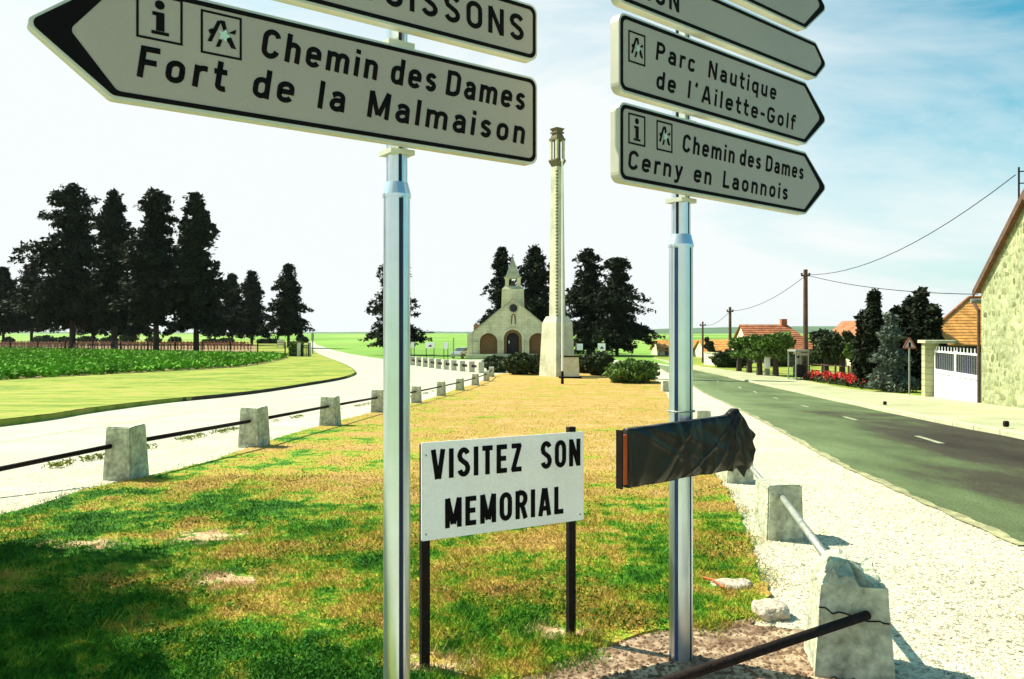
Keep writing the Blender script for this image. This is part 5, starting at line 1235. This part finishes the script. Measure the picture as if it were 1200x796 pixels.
# garden trees
def cyp(px, top, base, hw, lab, seed, m='needles', kind='column', d=1.4): return conifer(px, top, base, hw, base-2, lab, seed, kind, d, m=m, group='cypresses in the roadside garden', name='cypress_tree', leaf=.13)
cyp(1024, 344, 457, 10, 'slim dark cypress, tallest on the left of the garden group', 61)
cyp(1013, 366, 456, 8, 'shorter cypress at the left end of the garden group', 62)
cyp(1066, 352, 457, 11, 'cypress right behind the warning sign', 63)
cyp(1079, 340, 459, 12, 'tallest cypress, right of the warning sign', 64)
cyp(1094, 360, 460, 9, 'cypress at the right end of the group, against the orange roof', 65)
cyp(1052, 362, 456, 12, 'dark cypress behind the silvery spruce', 66)
conifer(1043, 370, 461, 19, 459, 'silvery blue spruce in front of the dark cypresses', 67, 'cone', 1.2, m='leaf_silver', group='garden spruce', name='spruce_tree', leaf=.085)
def broad(px, top, base, hw, crown_b, lab, seed, m='leaf_mid'):
    p = P(px, base); u = p.y/F; T = thing('pollard_tree', lab, 'tree', tuple(p), 0, 'pollarded trees along the verge'); H = (base-top)*u; q = np.random.default_rng(seed); cb = (base-crown_b)*u; Rr = hw*u
    mb = MB().cone((0, 0, -.1), .22, .15, cb+.2, 8)
    cen = []
    for k in range(16):
        a = q.random()*6.28; el = q.uniform(.1, 1.0); r = Rr*q.uniform(.35, .85); c = np.array([math.cos(a)*r, math.sin(a)*r*.8, cb+(H-cb)*el*.82]); mb.tube((0, 0, cb*.9), tuple(c), .06, 5, .015)
        n = 230; d = q.normal(size=(n, 3)); d /= np.linalg.norm(d, axis=1)[:, None]; cen.append(c+d*(Rr*.42*(.6+.45*q.random(n)))[:, None])
    cen = np.concatenate(cen); cen = cen[cen[:, 2] < H]
    v, f = leafquads(cen, .12, q); mb.out('trunk', 'bark', T); from_np('crown', v, f, m, T)
broad(866, 393, 436, 10, 420, 'small pollarded tree right of the second utility pole', 71)
broad(878, 391, 438, 10, 418, 'pollarded tree left of the bus stop sign', 72)
broad(909, 389, 442, 19, 420, 'dense pollarded tree between bus stop and telephone box', 73)
broad(890, 392, 441, 14, 420, 'bright green pollarded crown just behind the bus stop sign', 74)
broad(968, 386, 441, 17, 420, 'wide pollarded tree right of the telephone box', 75, 'leaf_dark')
broad(987, 387, 442, 13, 418, 'pollarded tree second right of the telephone box', 76, 'leaf_dark')
broad(1000, 398, 443, 10, 424, 'small pollarded tree left of the cypress group', 77)
broad(832, 393, 426, 6, 414, 'small round tree between the low farm roofs', 78, 'leaf_dark')
bush_px(838, 882, 412, 432, 2, 3500, .15, 'leaf_dark', 81, 'hedge', 'dark garden hedge behind the second utility pole', cat='hedge', group='garden hedges')
bush_px(945, 1012, 414, 430, 1.5, 5000, .15, 'leaf_dark', 82, 'hedge', 'dark garden hedge behind the garden fence', cat='hedge', group='garden hedges')
bush_px(900, 948, 416, 431, 1.5, 3500, .15, 'leaf_dark', 83, 'hedge', 'dark garden hedge behind the telephone box', cat='hedge', group='garden hedges')
# rose bed
a = P(950, 446.5); b = P(1058, 461); n = 9000; t = rg.random(n); d = np.array((b-a)[:]); cen = np.array(a[:])+t[:, None]*d+np.stack([rg.normal(size=n)*.22, rg.normal(size=n)*.22, rg.random(n)*.45*(.6+.4*np.sin(t*40))], 1)
v, f = leafquads(cen, .07, rg); stuff(from_np('rose_foliage', v, f, 'leaf_dark'), 'dark leafy rose bushes in a strip behind the pavement', 'rose bed')
n = 420; t = rg.random(n); t = (np.round(t*16)/16+rg.normal(size=n)*.016); cen = np.array(a[:])+t[:, None]*d+np.stack([rg.normal(size=n)*.22, rg.normal(size=n)*.2-.15, .22+rg.random(n)*.38], 1)
cen = np.repeat(cen, 4, 0)+rg.normal(size=(n*4, 3))*.035; v, f = leafquads(cen, .085, rg); stuff(from_np('rose_blossoms', v, f, 'flower'), 'red rose blossoms along the roadside bed', 'flowers')
# garden fence
T = thing('garden_fence', 'low dark rail fence with thin posts behind the rose bed', 'fence', tuple(P(950, 443)))
o0 = T.location.copy(); fp_ = [P(948+k*15.5, 443+k*1.6) for k in range(8)]
for a in fp_: MB().box(tuple(a-o0+Vector((0, 0, .45))), (.09, .09, .95)).out('post', 'wood', T)
for zz in (.5, .85): MB().path([a-o0+Vector((0, 0, zz)) for a in fp_], .025, 5).out('rail', 'wood', T)
# small dark drain blocks on the kerb
for a, b, lab in ((1037, 478.5, 'small dark block on the kerb below the warning sign'), (1179, 506.5, 'small dark block on the kerb nearest the right edge')):
    p = P(a, b); o = MB().box((0, 0, .12), (.09, .09, .11), .3, .02).out('kerb_block', 'steel_black'); o.location = p+Vector((0, 0, .03)); tag(o, lab, 'block')
# unseen leafy tree, added only to shade the lower left of the lawn
T = thing('roadside_tree', 'small dense tree at the gravel edge casting shade on the lower left of the lawn', 'tree', (-5.1, 5.6, 0))
q = np.random.default_rng(91); mb = MB().cone((0, 0, -.1), .09, .05, 2.2, 8); cen = []
for k in range(60):
    d = q.normal(size=3); d /= np.linalg.norm(d); c = np.array([0, 0, 2.6])+d*np.array([1.0, 1.1, 1.5])*q.random()**.4; mb.tube((0, 0, 1.0), tuple(c), .025, 5, .008)
    n = 330; e = q.normal(size=(n, 3)); e /= np.linalg.norm(e, axis=1)[:, None]; cen.append(c+e*(.34*q.random(n)**.5)[:, None])
v, f = leafquads(np.concatenate(cen), .06, q); mb.out('trunk', 'bark', T); from_np('crown', v, f, 'leaf_mid', T)

# ------------------------------------------------------------------ summer haze
hz_m = bpy.data.materials.new('haze_air'); hz_m.use_nodes = True; t = hz_m.node_tree; t.nodes.clear()
pvn = N(t, 'ShaderNodeVolumePrincipled'); pvn.inputs['Color'].default_value = (.80, .92, 1, 1); pvn.inputs['Density'].default_value = .00004; pvn.inputs['Anisotropy'].default_value = .3
on = N(t, 'ShaderNodeOutputMaterial'); t.links.new(pvn.outputs[0], on.inputs['Volume'])
M['haze'] = hz_m
o = MB().box((0, 1960, 20), (10400, 4900, 46)).out('haze', 'haze'); o['kind'] = 'stuff'; o['label'] = 'thin summer haze over the fields'
